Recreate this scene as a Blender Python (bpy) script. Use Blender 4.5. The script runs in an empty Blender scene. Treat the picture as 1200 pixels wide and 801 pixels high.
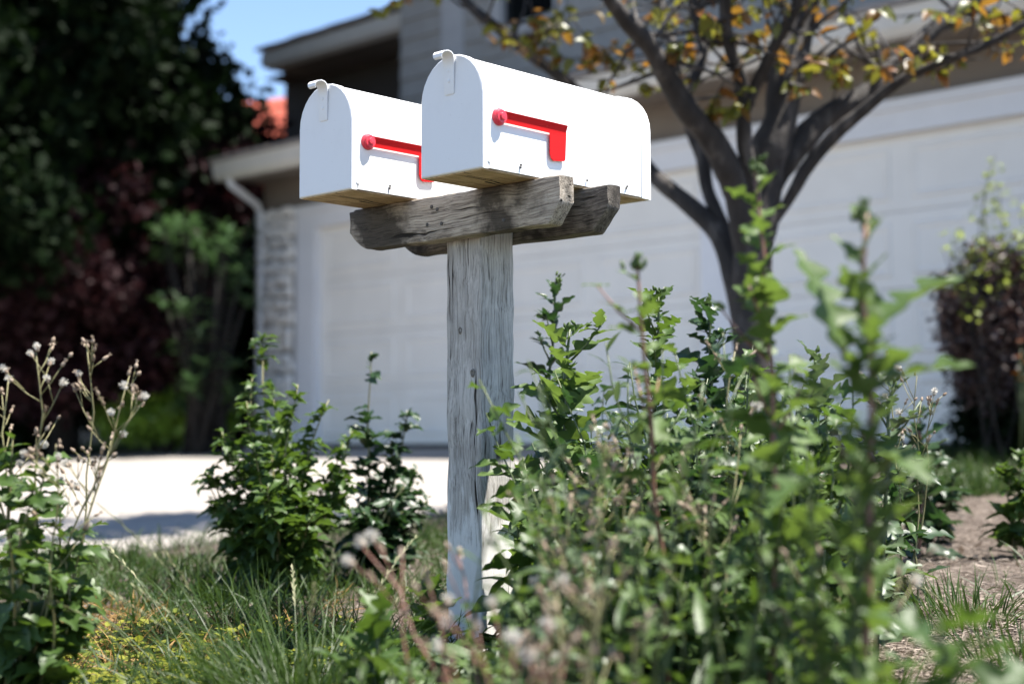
import bpy, math, random
import numpy as np
from mathutils import Vector, Matrix, noise as mnoise
random.seed(7); rng = np.random.default_rng(7)
C = bpy.context.scene.collection
R_ = math.radians
rnd = random.uniform

# ------------------------------------------------------------------ camera frame (fitted to the photograph)
YAW, PITCH, ROLL, FPX = 0.757974, 0.0683470, -0.0032, 1707.7
CAM = Vector((1.88988, -1.91606, 0.42560))
FW = Vector((-math.sin(YAW)*math.cos(PITCH), math.cos(YAW)*math.cos(PITCH), math.sin(PITCH)))
_r = Vector((math.cos(YAW), math.sin(YAW), 0)); _u = _r.cross(FW)
RT = _r*math.cos(ROLL) + _u*math.sin(ROLL); UP = -_r*math.sin(ROLL) + _u*math.cos(ROLL)
def ray(x, y): return FW + RT*((x-600)/FPX) - UP*((y-400.5)/FPX)
def at(x, y, D): return CAM + ray(x, y)*D
def onY(x, y, Y):
    d = ray(x, y); return CAM + d*((Y-CAM.y)/d.y)
def T(y): return min(max(.0555*y, -.03), .37)
def gp(px, D):                      # ground point under photograph column px at depth D
    p = at(px, 520, D); return Vector((p.x, p.y, T(p.y)))
def ztop(px, py, D): return at(px, py, D).z

# ------------------------------------------------------------------ object helpers
def tag(o, label=None, cat=None, group=None, kind=None):
    if label: o['label'] = label
    if cat: o['category'] = cat
    if group: o['group'] = group
    if kind: o['kind'] = kind
    return o
def thing(name, label, cat, loc=(0, 0, 0), group=None):
    o = bpy.data.objects.new(name, None); C.objects.link(o); o.location = loc
    o.empty_display_size = .1
    return tag(o, label, cat, group)
def copy_tree(o, parent=None):
    c = o.copy(); C.objects.link(c); c.parent = parent
    for ch in list(o.children): copy_tree(ch, c)
    return c

class MB:
    def __init__(s): s.v = []; s.f = []; s.t = []; s.tint = .5
    def add(s, vs, fs):
        o = len(s.v); s.v += [tuple(v) for v in vs]; s.f += [tuple(i+o for i in f) for f in fs]
        s.t += [s.tint]*len(vs)
    def box(s, a, b):
        x0, y0, z0 = a; x1, y1, z1 = b
        s.add([(x0,y0,z0),(x1,y0,z0),(x1,y1,z0),(x0,y1,z0),(x0,y0,z1),(x1,y0,z1),(x1,y1,z1),(x0,y1,z1)],
              [(0,3,2,1),(4,5,6,7),(0,1,5,4),(1,2,6,5),(2,3,7,6),(3,0,4,7)])
    def prism(s, poly, axis, a, b):         # convex polygon in two axes swept along the third
        n = len(poly); vs = []
        for t in (a, b):
            for p in poly:
                q = list(p); q.insert(axis, t); vs.append(q)
        s.add(vs, [tuple(range(n))[::-1], tuple(range(n, 2*n))] + [(i, (i+1) % n, n+(i+1) % n, n+i) for i in range(n)])
    def tube(s, pts, rad, n=8, cap=True):
        pts = [Vector(p) for p in pts]
        if not hasattr(rad, '__len__'): rad = [rad]*len(pts)
        vs = []; fs = []; prev = None
        for i, p in enumerate(pts):
            d = (pts[min(i+1, len(pts)-1)] - pts[max(i-1, 0)]).normalized()
            if prev is None: a = d.orthogonal().normalized()
            else: a = (prev - d*prev.dot(d)).normalized()
            prev = a; b = d.cross(a)
            for k in range(n):
                w = 2*math.pi*k/n; vs.append(p + (a*math.cos(w) + b*math.sin(w))*rad[i])
        for i in range(len(pts)-1):
            for k in range(n): fs.append((i*n+k, i*n+(k+1) % n, (i+1)*n+(k+1) % n, (i+1)*n+k))
        if cap: fs += [tuple(range(n))[::-1], tuple(range((len(pts)-1)*n, len(pts)*n))]
        s.add(vs, fs)
    def rings(s, rings, cap0=True, cap1=True):
        n = len(rings[0]); vs = [v for r in rings for v in r]; fs = []
        for i in range(len(rings)-1):
            for k in range(n): fs.append((i*n+k, i*n+(k+1) % n, (i+1)*n+(k+1) % n, (i+1)*n+k))
        if cap0: fs.append(tuple(range(n))[::-1])
        if cap1: fs.append(tuple(range((len(rings)-1)*n, len(rings)*n)))
        s.add(vs, fs)
    def build(s, name, mat, parent=None, smooth=None, loc=None, fix=False):
        me = bpy.data.meshes.new(name); me.from_pydata(s.v, [], s.f); me.update()
        at_ = me.attributes.new('tint', 'FLOAT', 'POINT'); at_.data.foreach_set('value', np.array(s.t, dtype=np.float32))
        if fix:
            import bmesh
            b = bmesh.new(); b.from_mesh(me); bmesh.ops.recalc_face_normals(b, faces=b.faces); b.to_mesh(me); b.free()
        if smooth is not None:
            me.shade_smooth()
            if smooth < 179: me.set_sharp_from_angle(angle=R_(smooth))
        me.materials.append(mat)
        o = bpy.data.objects.new(name, me); C.objects.link(o); o.parent = parent
        if loc is not None: o.location = loc
        return o

# ------------------------------------------------------------------ materials
def mat(name):
    m = bpy.data.materials.new(name); m.use_nodes = True
    nt = m.node_tree; return m, nt, nt.nodes['Principled BSDF']
def nd(nt, typ, **kw):
    n = nt.nodes.new(typ)
    for k, v in kw.items():
        if k.startswith('i_'): n.inputs[k[2:].replace('_', ' ')].default_value = v
        else: setattr(n, k, v)
    return n
def ramp(nt, fac, stops, interp='LINEAR'):
    n = nt.nodes.new('ShaderNodeValToRGB'); n.color_ramp.interpolation = interp
    cr = n.color_ramp
    while len(cr.elements) < len(stops): cr.elements.new(.5)
    for e, (p, c) in zip(cr.elements, stops):
        e.position = p; e.color = (*c, 1) if len(c) == 3 else c
    nt.links.new(fac, n.inputs[0]); return n.outputs[0]
def noise_tex(nt, scale, detail=4, vec=None, mscale=None, rough=.55, coord='Object', dist=0):
    tc = nd(nt, 'ShaderNodeTexCoord'); v = tc.outputs[coord]
    if mscale:
        mp = nd(nt, 'ShaderNodeMapping'); mp.inputs['Scale'].default_value = mscale
        nt.links.new(v, mp.inputs['Vector']); v = mp.outputs['Vector']
    n = nd(nt, 'ShaderNodeTexNoise'); n.inputs['Scale'].default_value = scale; n.inputs['Detail'].default_value = detail
    n.inputs['Roughness'].default_value = rough; n.inputs['Distortion'].default_value = dist
    nt.links.new(v, n.inputs['Vector']); return n.outputs['Fac']
def mix(nt, fac, a, b, blend='MIX'):
    n = nd(nt, 'ShaderNodeMix', data_type='RGBA', blend_type=blend)
    for sock, val in ((n.inputs[0], fac), (n.inputs[6], a), (n.inputs[7], b)):
        if hasattr(val, 'is_linked'): nt.links.new(val, sock)
        else: sock.default_value = val if not hasattr(val, '__len__') else (*val[:3], 1)
    return n.outputs[2]
def bump(nt, bs, h, strength=.3, dist=.01, prev=None):
    b = nd(nt, 'ShaderNodeBump'); b.inputs['Strength'].default_value = strength; b.inputs['Distance'].default_value = dist
    nt.links.new(h, b.inputs['Height'])
    if prev is not None: nt.links.new(prev, b.inputs['Normal'])
    nt.links.new(b.outputs[0], bs.inputs['Normal']); return b.outputs[0]
def L(nt, a, b): nt.links.new(a, b)

def plain(name, c1, c2, scale=6, rough=.6, bscale=None, bstr=.2, bdist=.004, spec=.5, mscale=None):
    m, nt, bs = mat(name)
    L(nt, ramp(nt, noise_tex(nt, scale, 5, mscale=mscale), [(.3, c1), (.7, c2)]), bs.inputs['Base Color'])
    bs.inputs['Roughness'].default_value = rough; bs.inputs['Specular IOR Level'].default_value = spec
    if bscale: bump(nt, bs, noise_tex(nt, bscale, 4), bstr, bdist)
    return m
def leafmat(name, dark, light, trans=None, tw=.35, rough=.42, spec=.5):
    m, nt, bs = mat(name)
    a = nd(nt, 'ShaderNodeAttribute', attribute_name='tint')
    col = ramp(nt, a.outputs['Fac'], [(0, dark), (1, light)])
    n = noise_tex(nt, 60, 3)
    col = mix(nt, .35, col, mix(nt, n, tuple(c*.7 for c in dark), tuple(min(1, c*1.25) for c in light)))
    L(nt, col, bs.inputs['Base Color']); bs.inputs['Roughness'].default_value = rough
    bs.inputs['Specular IOR Level'].default_value = spec
    bump(nt, bs, noise_tex(nt, 120, 3), .25, .002)
    tr = nd(nt, 'ShaderNodeBsdfTranslucent'); t = trans or tuple(min(1, c*1.5) for c in light)
    L(nt, mix(nt, .6, col, t), tr.inputs['Color'])
    ms = nd(nt, 'ShaderNodeMixShader'); ms.inputs[0].default_value = tw
    L(nt, bs.outputs[0], ms.inputs[1]); L(nt, tr.outputs[0], ms.inputs[2])
    L(nt, ms.outputs[0], nt.nodes['Material Output'].inputs['Surface'])
    return m
def woodmat(name, axis, c_dark, c_mid, c_light, stain, stain_amt, seed=0., wear=None):
    m, nt, bs = mat(name)
    def sc(al, ac):
        v = [ac]*3; v[axis] = al; return tuple(v)
    tc = nd(nt, 'ShaderNodeTexCoord')
    off = nd(nt, 'ShaderNodeVectorMath', operation='ADD'); off.inputs[1].default_value = (seed, seed*.7, seed*.3)
    L(nt, tc.outputs['Object'], off.inputs[0])
    warp = nd(nt, 'ShaderNodeTexNoise'); warp.inputs['Scale'].default_value = 7; L(nt, off.outputs[0], warp.inputs['Vector'])
    wv = nd(nt, 'ShaderNodeVectorMath', operation='MULTIPLY_ADD'); wv.inputs[1].default_value = (.03, .03, .03)
    L(nt, warp.outputs['Color'], wv.inputs[0]); L(nt, off.outputs[0], wv.inputs[2])
    def nz(msc, detail=4, rough=.6):
        mp = nd(nt, 'ShaderNodeMapping'); mp.inputs['Scale'].default_value = msc; L(nt, wv.outputs[0], mp.inputs['Vector'])
        n = nd(nt, 'ShaderNodeTexNoise'); n.inputs['Scale'].default_value = 1; n.inputs['Detail'].default_value = detail
        n.inputs['Roughness'].default_value = rough; L(nt, mp.outputs[0], n.inputs['Vector']); return n.outputs['Fac']
    grain = nz(sc(9, 330), 5, .72); broad = nz(sc(2.2, 38), 4); crack = nz(sc(2.6, 95), 2, .4); st = nz((7, 7, 7), 5)
    col = ramp(nt, grain, [(.385, c_dark), (.485, c_mid), (.63, c_light)])
    col = mix(nt, .45, col, ramp(nt, broad, [(.3, c_dark), (.55, c_mid), (.75, c_light)]))
    col = mix(nt, ramp(nt, st, [(.47, (0, 0, 0)), (.60, (stain_amt,)*3)]), col, stain)
    if wear:     # remains of old white paint near the foot of the post
        sp = nd(nt, 'ShaderNodeSeparateXYZ'); L(nt, tc.outputs['Object'], sp.inputs[0])
        lowm = ramp(nt, sp.outputs['Z'], [(.05, (1, 1, 1)), (.55, (0, 0, 0))])
        flake = ramp(nt, mix(nt, .5, nz(sc(9, 60), 5, .7), lowm), [(.50, (0, 0, 0)), (.56, (.9,)*3)])
        col = mix(nt, flake, col, wear)
    ck = ramp(nt, crack, [(.29, (1, 1, 1)), (.345, (0, 0, 0))])
    # growth-ring knots
    vo = nd(nt, 'ShaderNodeTexVoronoi', feature='F1'); vo.inputs['Scale'].default_value = 1
    mp = nd(nt, 'ShaderNodeMapping'); mp.inputs['Scale'].default_value = sc(4.2, 9); L(nt, wv.outputs[0], mp.inputs['Vector']); L(nt, mp.outputs[0], vo.inputs['Vector'])
    kn = ramp(nt, vo.outputs['Distance'], [(.05, (1, 1, 1)), (.11, (.15,)*3), (.16, (0, 0, 0))])
    col = mix(nt, mix(nt, 1., ck, kn, 'LIGHTEN'), col, (.022, .018, .014))
    L(nt, col, bs.inputs['Base Color']); bs.inputs['Roughness'].default_value = .85; bs.inputs['Specular IOR Level'].default_value = .25
    inv = ramp(nt, crack, [(.25, (0, 0, 0)), (.34, (1, 1, 1))])
    n1 = bump(nt, bs, grain, .75, .004); bump(nt, bs, inv, .8, .004, n1)
    return m

M = {}
def paint(name, c, rough=.3, spec=.5):
    m, nt, bs = mat(name)
    bs.inputs['Specular IOR Level'].default_value = spec
    d = noise_tex(nt, 9, 6, rough=.7); sp = noise_tex(nt, 420, 2)
    col = mix(nt, ramp(nt, d, [(.5, (0, 0, 0)), (.8, (.22,)*3)]), c, tuple(x*.78 for x in c))
    col = mix(nt, ramp(nt, noise_tex(nt, 140, 2), [(.70, (0, 0, 0)), (.76, (.3,)*3)]), col, (.35, .31, .26))
    L(nt, col, bs.inputs['Base Color'])
    L(nt, ramp(nt, d, [(.3, (rough,)*3), (.8, (rough+.2,)*3)]), bs.inputs['Roughness'])
    bump(nt, bs, noise_tex(nt, 260, 2), .05, .001)
    return m
M['white_paint'] = paint('white_enamel', (.80, .80, .80))
M['red'] = paint('red_plastic', (.60, .010, .012), .5, .12)
M['redknob'] = paint('faded_red_plastic', (.66, .035, .06), .3)
M['screw'] = plain('dark_screw', (.03, .03, .03), (.09, .08, .07), 300, .5)
M['galv'] = plain('galvanised_rivet', (.5, .5, .5), (.65, .65, .65), 200, .4)
M['baseboard'] = woodmat('board_under_mailbox', 1, (.26, .16, .08), (.66, .48, .29), (.80, .64, .44), (.20, .11, .05), .5, 2.3)
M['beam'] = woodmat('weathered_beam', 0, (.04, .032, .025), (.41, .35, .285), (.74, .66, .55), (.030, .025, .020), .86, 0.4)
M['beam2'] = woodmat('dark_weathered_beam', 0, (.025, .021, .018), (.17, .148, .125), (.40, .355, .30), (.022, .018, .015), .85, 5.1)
M['knot'] = plain('dark_wood_knot', (.10, .085, .07), (.30, .27, .235), 160, .9, 300, .5, .003)
M['post'] = woodmat('weathered_post', 2, (.11, .10, .09), (.50, .47, .435), (.74, .71, .67), (.24, .215, .19), .35, 1.7, (.76, .75, .72))

# ------------------------------------------------------------------ the two mailboxes
MW, MH, ML = .165, .225, .507
ZB = .938
def arch(y, off, n=14):
    r = MW/2; zs = MH-r; pts = [(-MW-off, y, -off), (off, y, -off)]
    for k in range(n+1):
        a = math.pi*k/n
        pts.append((-r + (r+off)*math.cos(a), y, zs + (r+off)*math.sin(a)))
    return pts
def make_mailbox(label):
    root = thing('mailbox', label, 'mailbox', (0, 0, ZB), 'white mailboxes on the wooden post')
    b = MB(); b.rings([arch(y, o) for y, o in ((.012, -.001), (.014, 0), (.1, 0), (.25, 0), (.4, 0), (ML-.012, 0), (ML-.01, -.001))], True, True)
    body = b.build('body', M['white_paint'], root, 35)
    b = MB(); b.rings([arch(y, o) for y, o in ((.016, -.0005), (.016, .002), (.004, .0022), (.0015, .0016), (0, -.0008), (.0002, -.004))])
    door = b.build('door', M['white_paint'], root, 35)
    # pull tab riveted on the door and curling forward above the arch
    path = [(-.0004, .150), (-.0012, .152), (-.0022, .2), (-.0026, .216), (-.0055, .2240), (-.0110, .2285), (-.019, .2300), (-.027, .2280), (-.0325, .2225), (-.0325, .2165), (-.029, .2135)]
    hw = [.010, .0125, .0140, .0150, .0155, .0155, .015, .014, .0125, .011, .0095]
    b = MB(); rings = []
    for (y, z), w in zip(path, hw):
        i = path.index((y, z)); a = Vector(path[max(i-1, 0)]); c = Vector(path[min(i+1, len(path)-1)]); d = (c-a).normalized(); nn = Vector((-d.y, d.x))*.0009
        rings.append([(-MW/2-w-.004, y+nn.x, z+nn.y), (-MW/2+w-.003, y+nn.x, z+nn.y), (-MW/2+w-.003, y-nn.x, z-nn.y), (-MW/2-w-.003, y-nn.x, z-nn.y)])
    b.rings(rings); b.build('pull_tab', M['white_paint'], door, 40, fix=True)
    for z in (.176, .196):
        b = MB(); b.tube([(-MW/2-.004, -.0012, z), (-MW/2-.004, -.0034, z), (-MW/2-.004, -.0042, z)], [.0035, .0033, .001], 10); b.build('rivet', M['white_paint'], door, 50, fix=True)
    # back panel with its rolled rim
    b = MB(); b.rings([arch(y, o) for y, o in ((ML-.030, .0002), (ML-.029, .0020), (ML-.026, .0030), (ML-.010, .0030), (ML-.008, .0040), (ML-.003, .0044), (ML, .0025), (ML, -.004), (ML-.004, -.008))])
    b.build('back_panel', M['white_paint'], root, 40)
    # board under the box
    b = MB(); b.box((-MW+.004, .006, -.0042), (-.004, ML-.010, -.0012)); b.build('base_board', M['baseboard'], root)
    # screws and rivets low along the side
    for y, z, big in ((.018, .014, 1), (.104, .012, 0), (.105, .017, 0), (.30, .012, 0), (.425, .012, 0), (.428, .016, 0)):
        b = MB(); r = .0052 if big else .0026
        b.tube([(.0016, y, z), (.0032, y, z), (.0038, y, z)], [r, r*.9, r*.5], 12); b.build('rivet' if big else 'screw', M['white_paint'] if big else M['screw'], root, 50, fix=True)
    # flag: bar with an outward top lip, hanging tab, stepped knob
    fl = MB(); x0, x1 = .0045, .0062
    fl.prism([(x0, .0905), (x1, .0905), (x1, .0995), (x1+.0045, .1115), (x1+.0030, .1122), (x0, .1016)], 1, .046, .2325)
    fl.prism([(.184, .0903), (.184, .050), (.187, .042), (.194, .037), (.226, .040), (.2295, .0435), (.2325, .0903)], 0, x0, x1)
    flag = fl.build('flag', M['red'], root, 30, fix=True)
    kb = MB(); ky, kz = .044, .100
    prof = [(.0, .0165), (.004, .0165), (.0052, .0155), (.0065, .0155), (.0074, .0135), (.0105, .0135), (.012, .0125), (.0122, .0075), (.0135, .0072), (.0155, .0060), (.016, .003)]
    kb.rings([[(x, ky+r*math.cos(2*math.pi*k/28), kz+r*math.sin(2*math.pi*k/28)) for k in range(28)] for x, r in prof])
    kb.build('pivot_knob', M['redknob'], flag, 28, fix=True)
    return root
m1 = make_mailbox('nearer white metal mailbox on the right end of the beams, its whole red flag visible')
m2 = copy_tree(m1); m2.location = (-.351, -.022, ZB)
m2['label'] = 'farther left white metal mailbox, its red flag partly hidden by the mailbox beside it'

# ------------------------------------------------------------------ the post and its two beams
def nz3(p, s, a): return a*mnoise.noise(Vector(p)*s)
post = thing('mailbox_post', 'weathered grey timber post with two crossbeams carrying the white mailboxes', 'post', (-.241, .239, 0))
def timber(axis, u0, u1, a0, a1, b0, b1, n, lo=None, hi=None, rad=.004, seed=0, amp=.0016):
    """rounded rectangular timber along axis; lo/hi(u) give the second cross axis' limits"""
    rings = []
    for i in range(n+1):
        u = u0 + (u1-u0)*i/n
        bl = lo(u) if lo else b0; bh = hi(u) if hi else b1; r = min(rad, (bh-bl)*.3)
        cs = []
        for (ca, cb, w0) in ((a1-r, bh-r, 0), (a0+r, bh-r, 1), (a0+r, bl+r, 2), (a1-r, bl+r, 3)):
            for k in range(3):
                w = math.pi/2*(w0 + k/2); cs.append((ca+r*math.cos(w), cb+r*math.sin(w)))
            nxt = {0: (a0+r, bh), 1: (a0, bl+r), 2: (a1-r, bl), 3: (a1, bh-r)}[w0]; c = cs[-1]
            for t in (.25, .5, .75): cs.append((c[0]+(nxt[0]-c[0])*t, c[1]+(nxt[1]-c[1])*t))
        ring = []
        for a, bb in cs:
            q = [a, bb]; q.insert(axis, u); p = Vector(q); s = seed
            j = nz3((q[0]*.35 if axis == 0 else q[0], q[1], q[2]*.35 if axis == 2 else q[2]), 60, amp) + nz3((q[0]+s, q[1], q[2]), 14, amp*1.3)
            ac = Vector(((a0+a1)/2, (b0+b1)/2)); dv = (Vector((a, bb))-ac).normalized()*j
            q = [a+dv.x, bb+dv.y]; q.insert(axis, u + nz3((a*1.0, bb, seed), 70, amp*1.5)*(1 if i in (0, n) else 0)); ring.append(q)
        rings.append(ring)
    return rings
def P_local(rs, o): return [[(x-o.x, y-o.y, z-o.z) for x, y, z in r] for r in rs]
po = Vector((-.241, .239, 0))
b = MB(); b.rings(P_local(timber(2, -.12, .931, -.292, -.190, .190, .288, 120, rad=.005, seed=3, amp=.0022), po))
b.build('post', M['post'], post, 50, fix=True)
for kx, kz, ka, kb in ((-.250, .655, .005, .008), (-.214, .566, .0065, .009)):
    b = MB(); b.rings([[(kx-po.x+ka*f_*math.cos(w)*(1+.15*math.sin(3*w)), .1905-po.y-dy, kz+kb*f_*math.sin(w)) for w in [2*math.pi*k/18 for k in range(18)]] for f_, dy in ((1, 0), (.9, .0024), (.62, .0030), (.5, .0012), (.2, .0008))])
    b.build('knot', M['knot'], post, 60, fix=True)
BX0, BX1 = -.553, .063
def lo_f(u):
    z = .842
    if u < BX0+.065: t = (BX0+.065-u)/.065; z += .040*t**1.7
    if u > BX1-.030: z += .040*(u-(BX1-.030))/.030
    return z
def lo_b(u):
    z = .842
    if u < BX0+.06: t = (BX0+.06-u)/.06; z += .044*t**1.5
    if u > BX1-.042: z += .046*(u-(BX1-.042))/.042
    return z
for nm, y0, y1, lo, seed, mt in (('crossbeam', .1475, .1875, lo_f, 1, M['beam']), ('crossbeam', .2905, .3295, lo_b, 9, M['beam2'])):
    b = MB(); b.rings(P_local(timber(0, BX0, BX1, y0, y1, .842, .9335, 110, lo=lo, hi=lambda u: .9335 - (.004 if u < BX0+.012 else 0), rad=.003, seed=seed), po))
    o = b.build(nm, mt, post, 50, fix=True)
    if seed == 1:
        for x, z in ((-.305, .876), (-.262, .874), (-.275, .905), (-.085, .862), (-.292, .912)):
            k = MB(); k.tube([(x-po.x, .1480-po.y, z), (x-po.x, .1462-po.y, z), (x-po.x, .1452-po.y, z)], [.0042, .0040, .001], 10); k.build('nail', M['screw'], o, 50, fix=True)

# ------------------------------------------------------------------ the house
M['facade'] = plain('taupe_stucco', (.16, .135, .115), (.19, .165, .14), 3, .85, 90, .4, .004)
M['trim'] = plain('white_trim_paint', (.66, .67, .70), (.72, .73, .76), 4, .5)
M['gdoor'] = plain('white_door_paint', (.74, .72, .68), (.80, .78, .74), 3, .45, 40, .05, .002)
M['fascia'] = plain('cream_fascia_paint', (.52, .51, .47), (.60, .58, .54), 5, .55)
M['siding'] = plain('grey_siding_paint', (.25, .24, .222), (.30, .29, .268), 7, .7, 60, .2, .002)
M['corner'] = plain('grey_corner_board', (.33, .33, .33), (.38, .38, .38), 7, .7)
M['roof'] = plain('grey_roof_tile', (.17, .15, .135), (.32, .285, .26), 9, .85, 50, .5, .01)
M['seal_shade'] = plain('black_rubber_and_shade', (.012, .012, .013), (.02, .02, .02), 10, .6)
M['brownwall'] = plain('dark_brown_stucco', (.055, .048, .042), (.07, .06, .052), 3, .9, 80, .4, .004)
m, nt, bs = mat('window_glass'); bs.inputs['Base Color'].default_value = (.006, .007, .008, 1); bs.inputs['Roughness'].default_value = .03
M['glass'] = m
m, nt, bs = mat('veneer_stone')
a = nd(nt, 'ShaderNodeAttribute', attribute_name='tint')
L(nt, mix(nt, .4, ramp(nt, a.outputs['Fac'], [(0, (.58, .56, .53)), (.5, (.70, .68, .65)), (1, (.80, .78, .74))]), ramp(nt, noise_tex(nt, 22, 5), [(.3, (.52, .50, .48)), (.7, (.80, .78, .75))])), bs.inputs['Base Color'])
bs.inputs['Roughness'].default_value = .8; bump(nt, bs, noise_tex(nt, 40, 5), .6, .012); M['stone'] = m
M['mortar'] = plain('mortar', (.28, .27, .26), (.34, .33, .32), 30, .95)

HY = 6.6; FL = .365
house = thing('house', 'two storey suburban house with wide white garage doors behind the mailboxes', 'house', (-5, HY, 0))
hz_ = Vector((-5, HY, 0))
class HB(MB):
    def build(s, *a, **k):
        s.v = [(x-hz_.x, y-hz_.y, z) for x, y, z in s.v]; return MB.build(s, *a, **k)
XL, XR = -9.475, 1.6
D1a, D1b, D2a, D2b = -8.66, -4.28, -4.0, -1.45
DT = 2.41
w = HB()     # front wall with two openings, plus sides and back
w.box((XL, HY, .2), (-8.935, HY+.2, 2.92))
w.box((D2b+.22, HY, .2), (XR, HY+.2, 2.92))
w.box((-8.935, HY, 2.632), (D2b+.22, HY+.2, 2.92))
w.box((XL, HY+.2, .2), (XL+.2, 14, 2.92)); w.box((XR-.2, HY+.2, .2), (XR, 14, 2.92)); w.box((XL+.2, 13.8, .2), (XR-.2, 14, 2.92))
w.build('wall', M['facade'], house)
cs = HB()    # white casings and the header board
cs.box((-8.933, HY-.025, .2), (D1a, HY+.12, DT)); cs.box((D1b, HY-.025, .2), (D2a, HY+.12, DT)); cs.box((D2b, HY-.025, .2), (D2b+.218, HY+.12, DT))
cs.box((-8.933, HY-.03, DT), (D2b+.218, HY+.12, 2.56)); cs.box((-8.95, HY-.055, 2.56), (D2b+.235, HY+.12, 2.63))
cs.build('door_casing', M['trim'], house)
def garage_door(xa, xb, npan):
    d = HB(); H = (DT-FL-.045)/4; y = HY+.05
    for r in range(4):
        z0 = FL+.045+r*H+.0015; z1 = FL+.045+(r+1)*H-.0015
        d.prism([(y+.045, z0), (y+.003, z0), (y, z0+.004), (y, z1-.004), (y+.003, z1), (y+.045, z1)], 0, xa+.005, xb-.005)
        pw = (xb-xa)/npan
        for c in range(npan):
            x0 = xa+c*pw+.075; x1 = xa+(c+1)*pw-.075; a0, a1 = z0+.075, z1-.075
            def rect(o, yy): return [(x0+o, yy, a0+o), (x1-o, yy, a0+o), (x1-o, yy, a1-o), (x0+o, yy, a1-o)]
            d.rings([rect(0, y-.0005), rect(.014, y-.010), rect(.028, y-.010), rect(.05, y-.002)], False, True)
    o = d.build('garage_door', M['gdoor'], house, None, None, True)
    s = HB(); s.box((xa+.005, HY+.052, FL-.02), (xb-.005, HY+.09, FL+.045)); s.build('seal_and_shade', M['seal_shade'], o)  # black strip: rubber seal plus painted-in shadow at the door foot
garage_door(D1a, D1b, 4); garage_door(D2a, D2b, 2)
# stone veneer: irregular rounded stones on mortar
st = HB(); st.box((XL-.03, HY-.035, .2), (-8.937, HY-.001, 2.62)); ven = st.build('stone_veneer', M['mortar'], house)
st = HB(); z = .3
while z < 2.58:
    hgt = rnd(.075, .14); x = XL-.04
    while x < -8.95:
        wd = rnd(.08, .17); x1 = min(x+wd, -8.94); zc = z+hgt/2+rnd(-.02, .02); xc = (x+x1)/2; st.tint = random.random()
        rx, rz = (x1-x)/2*rnd(.9, 1.02), hgt/2*rnd(.9, 1.1); ph = rnd(0, 6)
        rg = []
        for q, (sr, dy) in enumerate(((1, 0), (.97, .02), (.82, .042), (.45, .052))):
            rg.append([(xc+rx*sr*math.copysign(abs(math.cos(t))**.6, math.cos(t))*(1+.12*math.sin(3*t+ph)), HY-.036-dy, zc+rz*sr*math.copysign(abs(math.sin(t))**.6, math.sin(t))*(1+.1*math.sin(2*t+ph))) for t in [2*math.pi*k/12 for k in range(12)]])
        if x1-x > .04: st.rings(rg, False, True)
        x = x1+.004
    z += hgt+.004
st.build('stone', M['stone'], ven, 60, None, True)
# eave: soffit, fascia gutter, downspout, lower roof
s = HB(); s.box((XL-.02, 6.13, 2.92), (XR+.1, HY+.2, 2.945)); s.build('soffit', M['facade'], house)
g = HB(); g.prism([(6.13, 2.885), (6.05, 2.885), (6.02, 2.93), (6.005, 3.02), (5.995, 3.05), (6.13, 3.05)], 0, XL-.02, XR+.1); g.build('gutter', M['fascia'], house, None, None, True)
dsp = HB(); dsp.tube([(XL+.16, 6.07, 2.9), (XL+.16, 6.09, 2.84), (XL+.08, 6.45, 2.70), (XL+.06, 6.52, 2.62), (XL+.06, 6.52, .5), (XL+.06, 6.50, .42), (XL+.06, 6.40, .36)], .036, 8); dsp.build('downspout', M['trim'], house, 50)
def roof_slab(name, xa, xb, y0, z0, y1, z1, parent, course=.34, th=.035):
    r = HB(); n = max(1, round(math.hypot(y1-y0, z1-z0)/course)); dy = (y1-y0)/n; dz = (z1-z0)/n
    tl = .30
    for i in range(n):
        ya, za = y0+dy*i, z0+dz*i; x = xa - (tl/2 if i % 2 else 0)
        while x < xb:
            a = max(x, xa); c = min(x+tl-.006, xb); h = rnd(-.005, .006)
            if c-a > .02:
                r.add([(a, ya-.04, za+.012+h), (c, ya-.04, za+.012+h), (c, ya+dy, za+dz), (a, ya+dy, za+dz), (a, ya-.04, za+th+.012+h), (c, ya-.04, za+th+.012+h), (c, ya+dy, za+dz+th*.6), (a, ya+dy, za+dz+th*.6)],
                      [(0,3,2,1),(4,5,6,7),(0,1,5,4),(1,2,6,5),(2,3,7,6),(3,0,4,7)])
            x += tl
    return r.build(name, M['roof'], parent)
UY = 7.35
roof_slab('lower_roof', XL-.05, XR+.15, 6.02, 3.045, 8.3, 3.045+2.28*.33, house)
w = HB(); w.prism([(6.2, 2.95), (8.4, 2.95), (8.4, 3.72)], 0, XL, XR); w.build('roof_gable', M['facade'], house)
# upper storey: dark stucco wing under its eave, lap-sided bay in front of it
p0 = onY(470, 100, UY); bayL = p0.x
uw = HB(); UXL = onY(334, 120, 8.32).x; EXL = onY(318, 75, 7.75).x
ez = (onY(330, 76, 7.75).z + onY(462, 42, 7.75).z)/2
uw.box((UXL, 8.32, 2.95), (XR, 14, ez+.018)); uw.build('upper_wall', M['brownwall'], house)
e1 = onY(330, 76, 7.75); e2 = onY(462, 42, 7.75)
ez = (e1.z+e2.z)/2
g = HB(); g.box((EXL, 7.73, ez-.02), (bayL-.02, 7.77, ez+.13)); g.prism([(7.73, ez-.01), (7.65, ez-.01), (7.62, ez+.05), (7.61, ez+.15), (7.73, ez+.15)], 0, EXL, bayL-.04); g.build('gutter', M['fascia'], house, None, None, True)
s = HB(); s.box((EXL, 7.77, ez-.01), (bayL-.02, 8.32, ez+.012)); s.build('soffit', M['facade'], house)
roof_slab('upper_roof', EXL-.05, bayL-.03, 7.60, ez+.16, 11.2, ez+.16+3.6*.17, house)
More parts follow.
